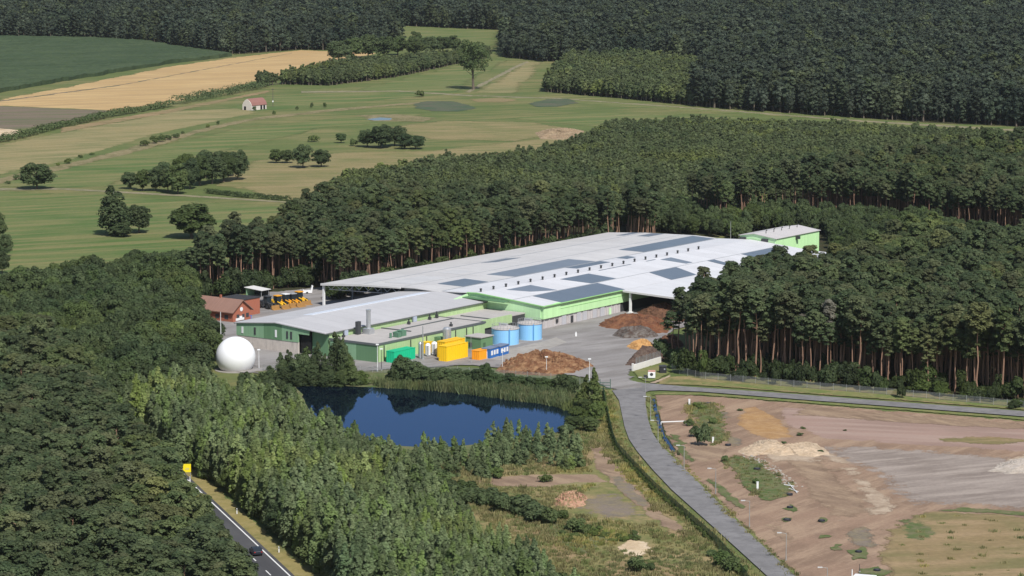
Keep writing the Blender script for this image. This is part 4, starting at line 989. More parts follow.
# left, open ended nave: end frame, truss, posts, inner wall coloured dark for the shade inside
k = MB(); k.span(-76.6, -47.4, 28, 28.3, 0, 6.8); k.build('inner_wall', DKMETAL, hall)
k = MB(); k.span(-47.6, -47.3, -2, 28, 0, 7.0); k.build('inner_wall', GREYP, hall)
k = MB(); k.prism([(-77.2, 6.95), (-62, 7.95), (-47, 8.35), (-47, 7.9), (-62, 7.35), (-77.2, 6.3)], 'y', -2.6, -2.25); k.build('canopy_fascia', PALETRIM, hall)
for a in (-76.6, -76.6): pass
k = MB(); k.span(-76.9, -76.3, -2.1, -1.5, 0, 6.6); k.build('canopy_post', WHITEP, hall)
for b in (12, 26, 50, 75, 100, 125, 149): k = MB(); k.span(-76.9, -76.4, b - .25, b + .25, 0, 6.6); k.build('canopy_post', GREYP, hall)
k = MB()
for i in range(8):
    a = -76 + i * 3.55
    k.tube((a, -1.2, hz(a) - .5), (a + 1.8, -1.2, hz(a + 1.8) - 1.9), .09, n=5); k.tube((a + 1.8, -1.2, hz(a + 1.8) - 1.9), (a + 3.5, -1.2, hz(a + 3.5) - .5), .09, n=5)
k.tube((-75, -1.2, 5.2), (-48, -1.2, 6.0), .1, n=5); k.build('roof_truss', STEEL, hall)
# back and far side walls
k = MB(); k.span(-77, 2, B1 - .5, B1 - .1, 0, 6.7); k.span(-77, -76.7, 30, B1 - .5, 2.5, 6.6); k.build('back_wall', SAGE, hall)
k = MB(); k.span(-47.2, -23.7, -.3, .1, 0, 7.9); k.build('step_wall', GREYP, hall)
# dark panels lying on the roof
def panel(pts, mat, name='roof_panel'):
    top = [(a, b, hz(a) + .07) for a, b in pts]; bot = [(a, b, hz(a) + .012) for a, b in pts]; n = len(pts)
    k = MB(); k.add(top + bot, [tuple(range(n)), tuple(range(n, 2 * n))[::-1]] + [(i, (i + 1) % n, n + (i + 1) % n, n + i) for i in range(n)]); k.build(name, mat, hall)
for pts, m in [
    ([(-41.8, 8.5), (-41.8, 22), (-33.5, 22.5), (-33.5, 10)], SOLAR),
    ([(-41.8, 33), (-41.8, 76), (-33.5, 78.5), (-33.5, 36)], SOLAR2),
    ([(-32.5, 61), (-32.5, 80), (-18.8, 77), (-18.8, 59.5)], SOLAR),
    ([(-41.8, 104), (-41.8, 148), (-33.5, 148), (-33.5, 106)], SOLAR),
    ([(-18, 10.5), (-18, 22.5), (-8.4, 22.5), (-12, 14)], SOLAR2),
    ([(-7.6, 9), (-7.6, 42), (2.9, 41.0), (2.9, 8.6)], SOLAR),
    ([(-18, 37.5), (-18, 52.5), (-8.4, 53), (-8.4, 40)], SOLAR),
    ([(-7.6, 70), (-7.6, 85), (3, 80), (3, 66)], SOLAR),
    ([(-7.6, 123), (-7.6, 142), (3, 136.5), (3, 121)], SOLAR),
    ([(-32.5, 89), (-32.5, 95), (-18.8, 90.5), (-18.8, 85.5)], SOLAR),
    ([(-18, 92), (-18, 98), (-9, 96.5), (-9, 93)], SOLAR2),
    ([(-7.6, 103), (-7.6, 107), (2.9, 104), (2.9, 101)], SOLAR),
    ([(-61, 56), (-61, 69), (-58, 73), (-58, 60)], SOLAR2),
    ([(-67, 140), (-67, 149.6), (-54, 149.6), (-54, 140)], SOLAR2)]:
    panel(pts, m)
PALEPATCH = cladding('grey aged roof patch', (.50, .495, .49), 3.0, 1, .15, .6, .1)
for pts in ([(-58, 4), (-58, 22), (-48, 22), (-48, 4)], [(-58, 30), (-58, 38), (-50, 38), (-50, 30)], [(-75, 92), (-75, 99), (-66, 99), (-66, 92)]): panel(pts, PALEPATCH, 'roof_patch')
# ridge ventilators
for i in range(20):
    b = 2 + i * 6.15; k = MB(); z = hz(-21) + .05
    k.tube((-21, b, z - .2), (-21, b, z + .75), .30, .30, 8); k.tube((-21, b, z + .75), (-21, b, z + .98), .52, .16, 8); k.build('ridge_vent', DKMETAL, hall)

# --- older sage hall
sage = thing('sage_hall', 'older hall with sage green front on a stone base and a long grey white roof', 'hall', (OX, OY, 0), ROTW)
sp = [(-48.6, 6.6), (-34, 7.9), (-16.4, 6.5)]
for (a0, z0), (a1, z1) in zip(sp[:-1], sp[1:]):
    k = MB(); k.prism([(a0, z0 + .25), (a1, z1 + .25), (a1, z1), (a0, z0)], 'y', -74, -.75); k.build('roof', ROOF_S, sage)
k = MB(); k.prism([(-37.6, 7.88), (-34.05, 8.25), (-34.05, 8.12), (-37.6, 7.80)], 'y', -58, -5); k.build('ridge_strip', cladding('pale skylight strip', (.66, .70, .76), 1.5, 1, .3, .35), sage)
def sz(a):
    return 6.6 + (a + 48.6) * 1.3 / 14.6 if a < -34 else 7.9 - (a + 34) * 1.4 / 17.6
for a0, a1, m in ((-48.2, -38.4, SAGE), (-38.35, -32, SAGE_DK), (-31.95, -26.2, SAGE)):
    pts = [(a0, 3.3), (a1, 3.3), (a1, sz(a1) - .05)] + ([(-34, sz(-34) - .05)] if a0 < -34 < a1 else []) + [(a0, sz(a0) - .05)]
    k = MB(); k.prism(pts, 'y', -73.6, -73.2); k.build('front_cladding', m, sage)
k = MB(); k.span(-48, -26.2, -73.5, -73.1, 0, 3.27); k.build('stone_base', CONC, sage)
k = MB(); k.prism([(-26.15, 5.6), (-22.4, 5.6), (-22.4, sz(-22.4) - .05), (-26.15, sz(-26.15) - .05)], 'y', -73.6, -73.2); k.build('front_cladding', SAGE, sage)
k = MB(); k.span(-26.1, -22.5, -72.6, -72.4, 0, 5.58); k.build('gateway', BLACKHOLE, sage)  # black panel set back; shade inside the gate put into its colour
k = MB(); k.prism([(-22.35, 0), (-17, 0), (-17, sz(-17) - .05), (-22.35, sz(-22.35) - .05)], 'y', -72.2, -71.8); k.build('front_cladding', SAGE_DK, sage)
for a in (-46, -41.5, -34, -30, -28.6):
    k = MB(); k.span(a - .3, a + .3, -73.72, -73.62, 4.0, 6.0 if a != -46 else 5.8); k.build('window', DKMETAL if a not in (-34, -46) else WHITEP, sage)
k = MB(); k.span(-17.1, -16.8, -71.8, -.8, 0, 6.45); k.build('side_wall', SAGE_B, sage)
k = MB(); k.span(-16.8, -16.3, -73.8, -.9, 6.35, 6.6); k.span(-48.9, -48.5, -73.9, -.9, 6.45, 6.75); k.build('gutter', TRIM, sage)
k = MB(); k.span(-48.2, -47.9, -73, -2.5, 0, 6.5); k.build('side_wall', CONC, sage)

# --- annex with flat roof in front of the sage hall
annex = thing('flat_annex', 'long flat roofed annex with pale green side wall facing the pond', 'building', (OX, OY, 0), ROTW)
k = MB(); k.span(-16.2, -.4, -72, -24.2, 4.85, 5.05); k.build('roof', ROOF_F, annex)
k = MB(); k.span(-16.5, .1, -72.4, -72.02, 4.7, 5.25); k.span(-.35, .1, -72, -24.0, 4.7, 5.25); k.span(-16.4, -.4, -24.15, -23.9, 4.7, 5.2); k.build('parapet', TRIM, annex)
k = MB(); k.span(-.4, -.05, -71.6, -24.4, 0, 4.68); k.build('side_wall', SAGE_B, annex)
k = MB(); k.span(-16.2, -7.3, -72.2, -71.9, 0, 4.68); k.build('front_wall', SAGE, annex)
k = MB(); k.span(-7.28, -.06, -72.2, -71.9, 0, 4.68); k.build('front_wall', SAGE_DK, annex)
k = MB(); k.span(-16, -.5, -24.4, -24.2, 0, 4.68); k.build('end_wall', SAGE_DK, annex)
for b in (-69.5, -58, -51, -38, -33, -30): k = MB(); k.tube((.12, b, .1), (.12, b, 4.5), .14, n=6); k.build('downpipe', DKMETAL, annex)
k = MB(); k.span(-11, -10.6, -48, -24.3, 5.05, 5.3); k.build('roof_kerb', TRIM, annex)
k = MB(); k.span(-16.3, -6, -50.2, -49.9, 5.05, 5.35); k.build('roof_kerb', TRIM, annex)
k = MB(); k.tube((-13.2, -59.5, 5), (-13.2, -59.5, 11.4), .62, .62, 12); k.tube((-13.2, -59.5, 11.4), (-13.2, -59.5, 11.7), .7, .7, 12); k.span(-14.4, -12, -60.6, -58.4, 5.05, 6.6); k.build('exhaust_stack', STEEL, annex)
k = MB(); k.span(-15.3, -14.4, -62.6, -61.2, 5.05, 8.6); k.build('duct_cabinet', DKMETAL, annex)
k = MB(); k.span(-4.4, -2.6, -60, -58.6, 5.05, 6.3); k.span(-4.6, -3, -57.9, -55.9, 5.05, 6.6); k.tube((-4, -61.5, 5), (-4, -61.5, 6.4), .35, n=8); k.tube((-4, -60.5, 6.4), (-4, -56, 6.7), .16, n=6); k.build('roof_unit', paint('dull green machine paint', (.10, .20, .13), .6), annex)
for a, b, h in ((-15, -30, 1.6), (-15.3, -26.4, 1.9), (-14.6, -40, 1.5), (-15, -68, 1.1), (-3, -36, 1.2)): k = MB(); k.span(a - .35, a + .35, b - .35, b + .35, 5.05, 5.05 + h * .55); k.tube((a, b, 5.05 + h * .55), (a, b, 5.05 + h), .18, .25, 8); k.build('roof_vent', DKMETAL, annex)
k = MB(); k.span(-16.4, -15.9, -36, -34.6, 5.1, 6.5); k.span(-16.6, -16.1, -66, -64.6, 5.1, 6.5); k.build('wall_unit', paint('pale blue grey box', (.38, .42, .5)), annex)

# low link building between annex and lime gable
lk = thing('link_building', 'low flat link roof between annex and lime green gable, with a green parapet', 'building', (OX, OY, 0), ROTW)
k = MB(); k.span(-23.4, -3, -23.7, -1.0, 4.3, 4.55); k.build('roof', ROOF_F, lk)
k = MB(); k.span(-3.0, -2.6, -23, -8, 2.6, 4.95); k.build('parapet', SAGE_B, lk)
k = MB(); k.span(-3.3, -3.05, -23.6, -1.2, 0, 4.28); k.build('wall', DKMETAL, lk)
k = MB(); k.span(-14, -3.1, -17.1, -16.6, 4.56, 4.8); k.build('roof_kerb', TRIM, lk)

# --- small lime building behind
A_, B_ = -25, 150.6
gb = thing('lime_shed', 'small lime green building with its own ridged roof behind the far end of the hall', 'building', (*W(A_, B_), 0), ROTW)
k = MB(); k.prism([(0, 0), (13.5, 0), (13.5, 9.5), (5.5, 10.5), (0, 9.7)], 'y', 0, .4); k.build('gable_wall', LIME_A, gb)
k = MB(); k.span(13.3, 13.7, .4, 28, 2.6, 9.4); k.build('side_wall', LIME_B, gb)
k = MB(); k.span(13.25, 13.6, .4, 28, 0, 2.55); k.build('concrete_wall', CONC, gb)
k = MB(); k.prism([(-.4, 9.85), (5.5, 10.75), (14.1, 9.6), (14.1, 9.45), (5.5, 10.55), (-.4, 9.65)], 'y', -.4, 28.4); k.build('roof', cladding('warm grey roof sheet', (.50, .47, .45), 1.5, 1, .15), gb)
k = MB(); k.span(0, .4, .4, 28, 0, 9.5); k.span(.4, 13.3, 27.6, 28, 0, 9.4); k.build('back_wall', SAGE, gb)
for b in (4, 9, 14, 19, 24): k = MB(); k.tube((7.5, b, 10.3), (7.5, b, 11.4), .12, n=6); k.tube((7.5, b, 11.4), (7.9, b, 11.6), .15, n=6); k.build('roof_vent', DKMETAL, gb)
for p in ((1.2, -.1), (9.6, -.1), (13.8, 13)): k = MB(); k.span(p[0] - 1.2, p[0] + 1.2, p[1] - .5, p[1] + .5, 8.2, 9.2); k.build('air_unit', DKMETAL, gb)

# --- blue tanks
BLUE = paint('light blue tank paint', (.25, .53, .82), .45, .05, 2)
BLUE_D = paint('blue tank seam', (.11, .33, .62), .5)
def tank(px0, px1, pyb, label, h=4.6):
    x, y = at((px0 + px1) / 2, pyb); sc = proj(x, y, 0)[2]; r = (px1 - px0) / 2 / sc
    y += r; t = thing('storage_tank', label, 'tank', (x, y, 0), ROTW)
    k = MB(); k.lathe((0, 0, 0), [(r, 0), (r, h)], 40); k.build('shell', BLUE, t, smooth=False)
    k = MB(); k.lathe((0, 0, 0), [(r + .12, h - .12), (r + .12, h + .06), (r * .96, h + .12), (r * .4, h + .62), (.02, h + .75)], 40); k.build('roof', ROOF_F, t)
    k = MB(); k.lathe((0, 0, 0), [(r + .35, 0), (r + .35, .25), (r, .26)], 40); k.build('base_ring', G_['concrete'], t)
    k = MB(); k.span(r * .80, r * .80 + .18, -r * .66, -r * .66 + .3, .2, h + .1); k.build('ladder_duct', BLUE_D, t)
    k = MB(); k.span(-1.2, .6, -.6, .6, h + .55, h + 1.15); k.tube((-r * .6, .5, h + .3), (-r * .6, .5, h + 1.1), .3, n=8); k.build('roof_fittings', GREYP, t)
    k = MB()
    for i in range(24):
        a = 2 * PI * i / 24; p = (r * .97 * math.cos(a), r * .97 * math.sin(a)); a2 = a + 2 * PI / 24; q = (r * .97 * math.cos(a2), r * .97 * math.sin(a2))
        k.tube((*p, h), (*p, h + 1), .04, n=4); k.tube((*p, h + 1), (*q, h + 1), .04, n=4)
    k.build('railing', GREYP, t); return t
tank(491.5, 519, 346.5, 'light blue round tank nearest the green shed, in front of its twin', 4.6)
tank(517.5, 542, 341.5, 'light blue round tank standing half behind its twin, nearest the lime gable', 4.7)

# --- green shed, containers
def local(px, py): x, y = at(px, py); return (x, y, 0)
GREEN_SH = paint('moss green shed paint', (.13, .24, .115), .6, .1)
t = thing('green_shed', 'dark green box shed with a flat grey roof beside the blue tanks', 'shed', local(481, 351), ROTW)
k = MB(); k.span(-5.2, 0, 0, 5.4, 0, 3.5); k.build('wall', GREEN_SH, t)
k = MB(); k.span(-5.5, .25, -.25, 5.7, 3.52, 3.75); k.build('roof', ROOF_F, t)
k = MB(); k.span(.01, .08, 1.0, 2.0, 0, 2.1); k.build('door', paint('dark green door', (.07, .13, .07)), t)
k = MB(); k.span(-4, -3, -.08, -.01, .8, 2.0); k.build('window', DKMETAL, t)

def container(name, label, px, py, L, wd, h, col, rz=ROTW, cat='container', open_top=False, dx=0, dy=0):
    """ribbed steel box: long side along b; origin = its near right corner"""
    x, y = at(px, py); t = thing(name, label, cat, (x + dx, y + dy, 0), rz)
    m = paint(name + ' paint %s' % (col,), col, .5, .08, 1)
    k = MB(); k.span(-wd, 0, 0, L, .15, h)
    for i in range(int(L / .9)):
        b = .5 + i * .9; k.span(.0, .07, b - .16, b + .16, .2, h - .05)
    for i in range(int(wd / .7)):
        a = -wd + .35 + i * .7; k.span(a - .14, a + .14, -.07, 0, .2, h - .05)
    k.build('body', m, t)
    k = MB(); k.span(-wd - .05, .09, -.09, .05, h - .02, h + .12); k.span(-.1, .1, .05, L, h - .02, h + .12); k.span(-wd - .05, -wd + .1, .05, L, h - .02, h + .12); k.build('top_rail', m, t)
    k = MB(); k.span(-wd + .1, -.1, .1, L - .1, h + .0, h + .05); k.build('cover', paint(name + ' cover %s' % (col,), tuple(min(1, c * .85) for c in col), .6, .12), t)
    k = MB(); k.span(-wd + .05, -.05, .1, L - .1, 0, .14); k.build('skids', DKMETAL, t)
    return t
container('skip_container', 'bright green ribbed container standing at the foot of the annex wall', 394, 364, 9.2, 2.6, 3.2, (.012, .48, .24))
container('skip_container', 'yellow ribbed container on the right, larger and nearer of the yellow pair', 446.5, 362.5, 9.5, 2.6, 4.2, (.90, .56, .015))
container('skip_container', 'yellow ribbed container behind, half hidden by the nearer yellow one', 440, 361, 9.0, 2.6, 4.5, (.82, .50, .02), dx=1.2, dy=3.2)
container('skip_container', 'low orange container between the yellow pair and the blue office cabin', 479, 361, 5.5, 2.4, 2.6, (.90, .36, .02))
container('skip_container', 'small yellow container peeping out behind the white chemical tanks', 426, 354.5, 3.0, 2.2, 3.2, (.85, .55, .03))
cabs = [(490, 359.5, 0), (500, 357, 1)]
for px, py, i in cabs:
    x, y = at(px, py); t = thing('office_cabin', ('blue office cabin with white window shutters at the left, next to the orange container', 'blue office cabin with white window shutters at the right, next to the wood chip heap')[i], 'cabin', (x, y, 0), ROTW + R(8))
    k = MB(); k.span(-2.5, 0, 0, 5.0, .1, 2.7); k.build('wall', paint('strong blue cabin paint', (.03, .14, .42), .5), t)
    k = MB(); k.span(-2.6, .1, -.1, 5.1, 2.72, 2.9); k.build('roof', paint('blue grey cabin roof', (.16, .20, .28)), t)
    for b in (.6, 2.1, 3.6): k = MB(); k.span(.01, .08, b, b + .95, 1.0, 2.2); k.build('window', WHITEP, t)
    k = MB(); k.span(-1.7, -.8, -.08, -.01, .1, 2.1); k.build('door', WHITEP, t)

# silos and small tanks
def silo(px, py, r, h, label, mat=STEEL, name='silo'):
    x, y = at(px, py); t = thing(name, label, name, (x, y, 0))
    k = MB(); k.lathe((0, 0, 0), [(r, .6), (r, h), (r * .6, h + .45), (.02, h + .6)], 20); k.build('body', mat, t, smooth=False)
    k = MB()
    for i in range(4): a = PI / 4 + i * PI / 2; k.tube((r * .8 * math.cos(a), r * .8 * math.sin(a), 0), (r * .8 * math.cos(a), r * .8 * math.sin(a), .7), .1, n=5)
    k.build('legs_frame', GREYP, t)
    k = MB(); k.span(-.2, .2, -r - .18, -r - .02, .3, h); k.build('ladder', GREYP, t); return t
silo(447, 353, 1.15, 6.6, 'tall shining steel silo standing behind the yellow containers')
silo(434.5, 356, .85, 3.4, 'short white upright tank left of the yellow containers', WHITEP, 'tank')
silo(428, 357, .75, 3.2, 'white upright tank between the steel mast and its short twin', WHITEP, 'tank')
silo(420.5, 359, .6, 4.2, 'slim pale upright tank at the foot of the lattice mast', STEEL, 'tank')
x, y = at(439, 352); t = thing('filter_unit', 'dark green filter unit between the annex wall and the steel silo', 'machine', (x, y, 0), ROTW)
k = MB(); k.span(-.9, .9, -.9, .9, 1.4, 4.2); k.build('body', GREEN_SH, t); k = MB()
for a in (-.7, .7):
    for b in (-.7, .7): k.tube((a, b, 0), (a, b, 1.5), .1, n=5)
k.build('legs_frame', DKMETAL, t)

def mast(px, py, h, label, r=.09, head=None, mat=None, name='mast'):
    x, y = at(px, py); t = thing(name, label, 'mast' if name == 'mast' else 'lamp', (x, y, 0))
    k = MB(); k.tube((0, 0, 0), (0, 0, h), r, r * .6, 8); k.build('pole', mat or STEEL, t)
    k = MB(); k.tube((0, 0, 0), (0, 0, .35), r * 2.2, r * 2.2, 8); k.build('foot', GREYP, t)
    if head:
        k = MB(); k.box((0, 0, h + .12), (.75, .5, .26)); k.build('lamp_head', WHITEP, t)
    return t
mast(423, 360, 9.2, 'grey lattice mast rising beside the annex roof edge', .2)
mast(471, 363, 7.0, 'thin pale pole in front of the moss green shed', .09)
mast(377.5, 371.5, 7.0, 'white yard lamp at the dark corner of the annex', .1, True, WHITEP, 'yard_lamp')
mast(381.5, 370.5, 5.6, 'dark lamp pole beside the white lamp at the annex corner', .1, True, DKMETAL, 'yard_lamp')
mast(546.5, 374, 4.4, 'yard lamp in front of the big wood chip heap', .08, True, WHITEP, 'yard_lamp')
mast(589.5, 381, 5.6, 'yard lamp at the right end of the wood chip heap', .08, True, WHITEP, 'yard_lamp')
mast(502.5, 368, 4.6, 'yard lamp in front of the blue office cabins', .07, True, WHITEP, 'yard_lamp')
mast(259, 369, 5.0, 'white lamp pole just right of the white ball tank', .09, True, WHITEP, 'yard_lamp')
mast(221, 346, 9.5, 'tall white mast in front of the brick house', .11, None, WHITEP)
mast(216, 349, 5.4, 'shorter white mast left of the tall one by the brick house', .09, None, WHITEP)
mast(730.5, 246, 8.6, 'thin mast behind the far end of the hall', .14)
mast(404.8, 312, 5.6, 'thin aerial pole on the sage hall roof side', .06) if False else None

# --- white ball tank
x, y = at(234.3, 372.5); sc = proj(x, y, 4)[2]; r = 20 / sc
t = thing('gas_holder', 'big white ball shaped gas holder at the edge of the wood', 'gas holder', (x, y + r * .8, 0))
k = MB(); prof_ = [(max(.01, r * math.cos(a)), r * .68 + r * math.sin(a)) for a in np.linspace(-.74, PI / 2, 22)]
k.lathe((0, 0, 0), prof_, 48); k.build('membrane', paint('white membrane', (.82, .82, .82), .5, .03, 3), t, smooth=True)
k = MB(); k.lathe((0, 0, 0), [(r * .84, 0), (r * .84, .25), (r * .7, .27)], 40); k.lathe((0, 0, 0), [(r * 1.05, 0), (r * 1.05, .12), (.1, .13)], 40); k.build('base_ring', G_['concrete'], t)

# --- brick house with gabled roof and flat rear wing
BRICK = paint('red brick', (.36, .125, .075), .85, .15, .5)
TILE = cladding('brown red roof tiles', (.25, .145, .11), .5, 0, .3, .8, .15)
hx, hy = at(233, 323)
gx_, gy_ = at(256, 318)
hw = 7.8
t = thing('brick_house', 'red brick house with brown tiled gable roof and a round emblem on its gable', 'house', (hx, hy, 0), ROTW)
k = MB(); k.prism([(0, 0), (hw, 0), (hw, 3.3), (hw / 2, 6.1), (0, 3.3)], 'x', -18, 0); k.build('wall', BRICK, t)
for s in (0, 1):
    k = MB(); q = [(-.7, 3.05), (hw / 2, 6.35), (hw / 2, 6.1), (-.7, 2.8)] if s == 0 else [(hw / 2, 6.35), (hw + .7, 3.05), (hw + .7, 2.8), (hw / 2, 6.1)]
    k.prism(q, 'x', -18.6, .6); k.build('roof', TILE, t)
k = MB(); k.lathe((0, 0, 0), [(.62, -.02), (.62, .05)], 20)
o = k.build('emblem_disc', WHITEP, t); o.location = (.06, hw * .47, 3.6); o.rotation_euler = (0, PI / 2, 0)
for b in (2.2, 6.3): k = MB(); k.span(.01, .06, b - .6, b + .6, 1.0, 2.2); k.build('window', DKMETAL, t)
k = MB(); k.span(.01, .07, 4.0, 5.0, 0, 2.1); k.build('door', DKMETAL, t)
for a in (-2.5, -6, -10): k = MB(); k.span(a - .7, a + .7, -.06, -.01, .9, 2.1); k.build('window', DKMETAL, t)
k = MB(); k.span(-13.5, -4.7, hw + .02, hw + 9.5, 0, 5.0); k.build('rear_wing', BRICK, t)
k = MB(); k.span(-13.7, -4.5, hw + .9, hw + 9.7, 5.02, 5.2); k.build('wing_roof', paint('black roofing felt', (.035, .035, .038), .9), t)
k = MB(); k.tube((-8, hw / 2, 6.0), (-8, hw / 2, 7.1), .35, n=4); k.build('chimney', BRICK, t)
x, y = at(248.5, 319.5); o = MB().box((0, 0, .6), (1.4, 1.0, 1.2)).box((0, 0, 1.24), (1.5, 1.1, .12)).build('waste_bin', paint('blue bin plastic', (.03, .16, .55), .5), None, (x, y, 0), ROTW); tag(o, 'blue waste bin against the gable of the brick house', 'bin')
x, y = at(238, 321.5); o = MB().box((0, 0, .8), (1.7, 3.6, .7)).box((0, .2, 1.35), (1.5, 2.0, .6)).build('white_van', WHITEP, None, (x, y, 0), ROTW); tag(o, 'white vehicle parked at the corner of the brick house', 'van')
# open shelter
x, y = at(246, 296.5); t = thing('open_shelter', 'small open shelter with a pale flat roof at the wood edge behind the brick house', 'shelter', (x, y, 0), ROTW)
k = MB(); k.prism([(-.5, 2.9), (6.5, 2.4), (6.5, 2.25), (-.5, 2.75)], 'y', -.3, 4.2); k.build('roof', PALETRIM, t)
k = MB(); k.span(0, .2, 0, 4, 0, 2.7); k.build('side_wall', SAGE, t); k = MB(); k.span(.2, 6, 3.8, 4, 0, 2.4); k.build('back_wall', DKMETAL, t)
for b in (.2, 3.6): k = MB(); k.tube((6, b, 0), (6, b, 2.3), .08, n=6); k.build('post', STEEL, t)

# --- wheel loaders
ORANGE = paint('machine orange', (.80, .36, .02), .45, .1, .8)
YELL = paint('machine yellow', (.85, .50, .03), .45, .1, .8)
TYRE = paint('black tyre rubber', (.015, .015, .015), .85, .2, .3)
GLASS = paint('dark cab glass', (.02, .028, .035), .1, .05, 1, 0, 0, .5)
def loader(px, py, rz, label, body=ORANGE, roof=ORANGE, bucket=True):
    x, y = at(px, py); t = thing('wheel_loader', label, 'wheel loader', (x, y, 0), rz, 'wheel loaders parked in a row'); t.scale = (1.15, 1.15, 1.2)
    k = MB(); k.prism([(-3.3, .9), (-.6, .8), (-.6, 1.9), (-3.0, 2.0), (-3.35, 1.6)], 'y', -.95, .95); k.span(-.6, 1.6, -.5, .5, .8, 1.5); k.build('body', body, t)
    k = MB(); k.prism([(-.9, 1.5), (.6, 1.5), (.5, 3.1), (-.8, 3.1)], 'y', -.75, .75); k.build('cab', GLASS, t)
    k = MB(); k.box((-.15, 0, 3.18), (1.7, 1.7, .16)); k.build('cab_roof', roof, t)
    for sx in (-2.1, 1.3):
        for sy in (-1, 1):
            k = MB(); k.tube((sx, sy * .78, .8), (sx, sy * 1.32, .8), .8, .8, 16); w_ = k.build('wheel', TYRE, t)
            k = MB(); k.tube((sx, sy * 1.325, .8), (sx, sy * 1.35, .8), .38, .34, 10); k.build('rim', body, w_)
    for sy in (-.55, .55): k = MB(); k.tube((.2, sy, 1.8), (2.5, sy, 1.3), .17, .14, 6); k.tube((2.5, sy, 1.3), (3.2, sy, .6), .14, .14, 6); k.build('lift_arm', body, t)
    k = MB(); k.prism([(3.0, .1), (4.2, .05), (4.2, .2), (3.35, .45), (3.2, 1.25), (3.0, 1.25)], 'y', -1.25, 1.25); k.build('bucket', paint('worn bucket orange', (.30, .16, .05), .6, .3), t)
    k = MB(); k.tube((-2.5, .4, 2.0), (-2.5, .4, 2.7), .07, n=6); k.build('exhaust_pipe', DKMETAL, t)
    return t
la = R(-48)
loader(268, 309.0, la, 'dark machine with a pale orange bucket arm at the left end of the loader row', DKMETAL, DKMETAL)
loader(278, 308.3, la, 'orange wheel loader with orange cab roof, second from the left of the row', YELL, ORANGE)
loader(286, 306.6, la, 'wheel loader with a white cab roof in the middle of the row', ORANGE, WHITEP)
loader(293, 306.2, la, 'wheel loader with a grey cab roof, right of the white roofed one', ORANGE, GREYP)
loader(299.5, 304.2, la, 'orange wheel loader at the right end of the row', YELL, ORANGE)
x, y = at(307.5, 294); t = thing('trailer_tank', 'white tub trailer standing alone at the wood edge right of the loaders', 'trailer', (x, y, 0), R(10))
k = MB(); k.prism([(-1.5, .4), (1.3, .4), (1.7, 2.6), (1.3, 2.6), (.9, 1.2), (-1.0, 1.1), (-1.5, 1.7)], 'y', -.8, .8); k.build('tub', WHITEP, t)
k = MB(); k.tube((-.2, -.85, .4), (-.2, .85, .4), .4, n=12); k.build('axle_wheels', TYRE, t)

# --- heaps
def heap(name, outline, h, mat, label, rough=.5, seed=1, flat=.85, nr=26):
    pw = jag([at(*p) for p in outline], .6, 1.1); c = np.mean(pw, 0); rg = np.random.default_rng(seed); n = len(pw)
    mb = MB(); mb.v.append((0, 0, h * (1 + rg.normal(0, .05))))
    for j in range(1, nr + 1):
        r = j / nr
        for i, p in enumerate(pw):
            d = (np.array(p) - c) * r * (1 + (rg.normal(0, .012) if j < nr else 0)); base = 1 - max(0, (r - flat * .5) / (1 - flat * .5)) ** 1.25
            wob = .8 + .35 * nrm2(d[0] + seed * 31, d[1], 7) + .18 * nrm2(d[0], d[1] + seed * 17, 2.2)
            z = h * base * wob + (rg.normal(0, rough * .17) + rough * .28 * nrm2(d[0] + 9, d[1], .9) if j < nr else 0)
            mb.v.append((d[0], d[1], max(z, .06) if j < nr else -.05))
    for i in range(n): mb.f.append((0, 1 + i, 1 + (i + 1) % n)); mb.mi.append(0)
    for j in range(nr - 1):
        for i in range(n):
            a = 1 + j * n + i; b = 1 + j * n + (i + 1) % n; mb.f.append((a, a + n, b + n, b)); mb.mi.append(0)
    o = mb.build(name, mat, None, (c[0], c[1], .0)); return tag(o, label, 'heap')
H_ = lambda nm, cols, s=(5, 1.6, .5): ground_mat(nm, cols, s, None, soft=False, fine=.45)
CHIP = H_('rotting wood chips', [(.12, .055, .03), (.175, .085, .045), (.27, .16, .085)])
BROWN = H_('dark brown compost', [(.085, .042, .028), (.115, .06, .038), (.16, .085, .05)])
REDB = H_('reddish brown compost', [(.15, .06, .032), (.115, .055, .035), (.20, .095, .05)])
GRUB = H_('grey rubble', [(.10, .085, .075), (.16, .145, .13), (.075, .05, .04)], (3, .9, .4))
ORCH = H_('fresh orange wood chips', [(.46, .26, .10), (.52, .31, .13), (.38, .20, .075)])
heap('wood_chip_heap', [(495, 371), (502, 362), (515, 357), (528, 354.5), (545, 354.5), (562, 356), (580, 359.5), (590, 364), (596, 366.5), (588, 370), (575, 374), (552, 376), (525, 375), (505, 374)], 3.0, CHIP, 'big rusty brown heap of wood chips between the pond and the blue tanks', 1.3, 1)
heap('compost_heap', [(596, 326), (605, 320), (620, 316.5), (645, 318), (665, 322), (676, 328), (668, 334), (648, 335), (625, 331), (605, 329)], 3.4, REDB, 'long red brown compost heap at the corner of the open bay', .6, 2, .8)
heap('compost_heap', [(635, 313), (652, 309.5), (672, 310), (690, 316), (685, 323), (665, 322), (645, 318)], 3.2, BROWN, 'brown compost heap deep inside the open bay', .6, 3, .8)
heap('rubble_heap', [(610, 336.5), (620, 331), (632, 329), (645, 332), (660, 336), (656, 338), (640, 339), (622, 339.5)], 2.6, GRUB, 'low grey rubble heap in front of the red brown compost', .7, 4)
heap('wood_chip_heap', [(625, 348), (630, 344), (640, 341.5), (650, 342), (656, 347), (650, 351.5), (636, 351)], 1.8, ORCH, 'bright orange heap of fresh wood chips in the yard', .6, 5)
heap('compost_heap', [(654, 347), (662, 340), (675, 338), (684, 345), (678, 351), (664, 352)], 2.6, BROWN, 'dark compost heap right of the bright orange chips, below the trees', .6, 6)
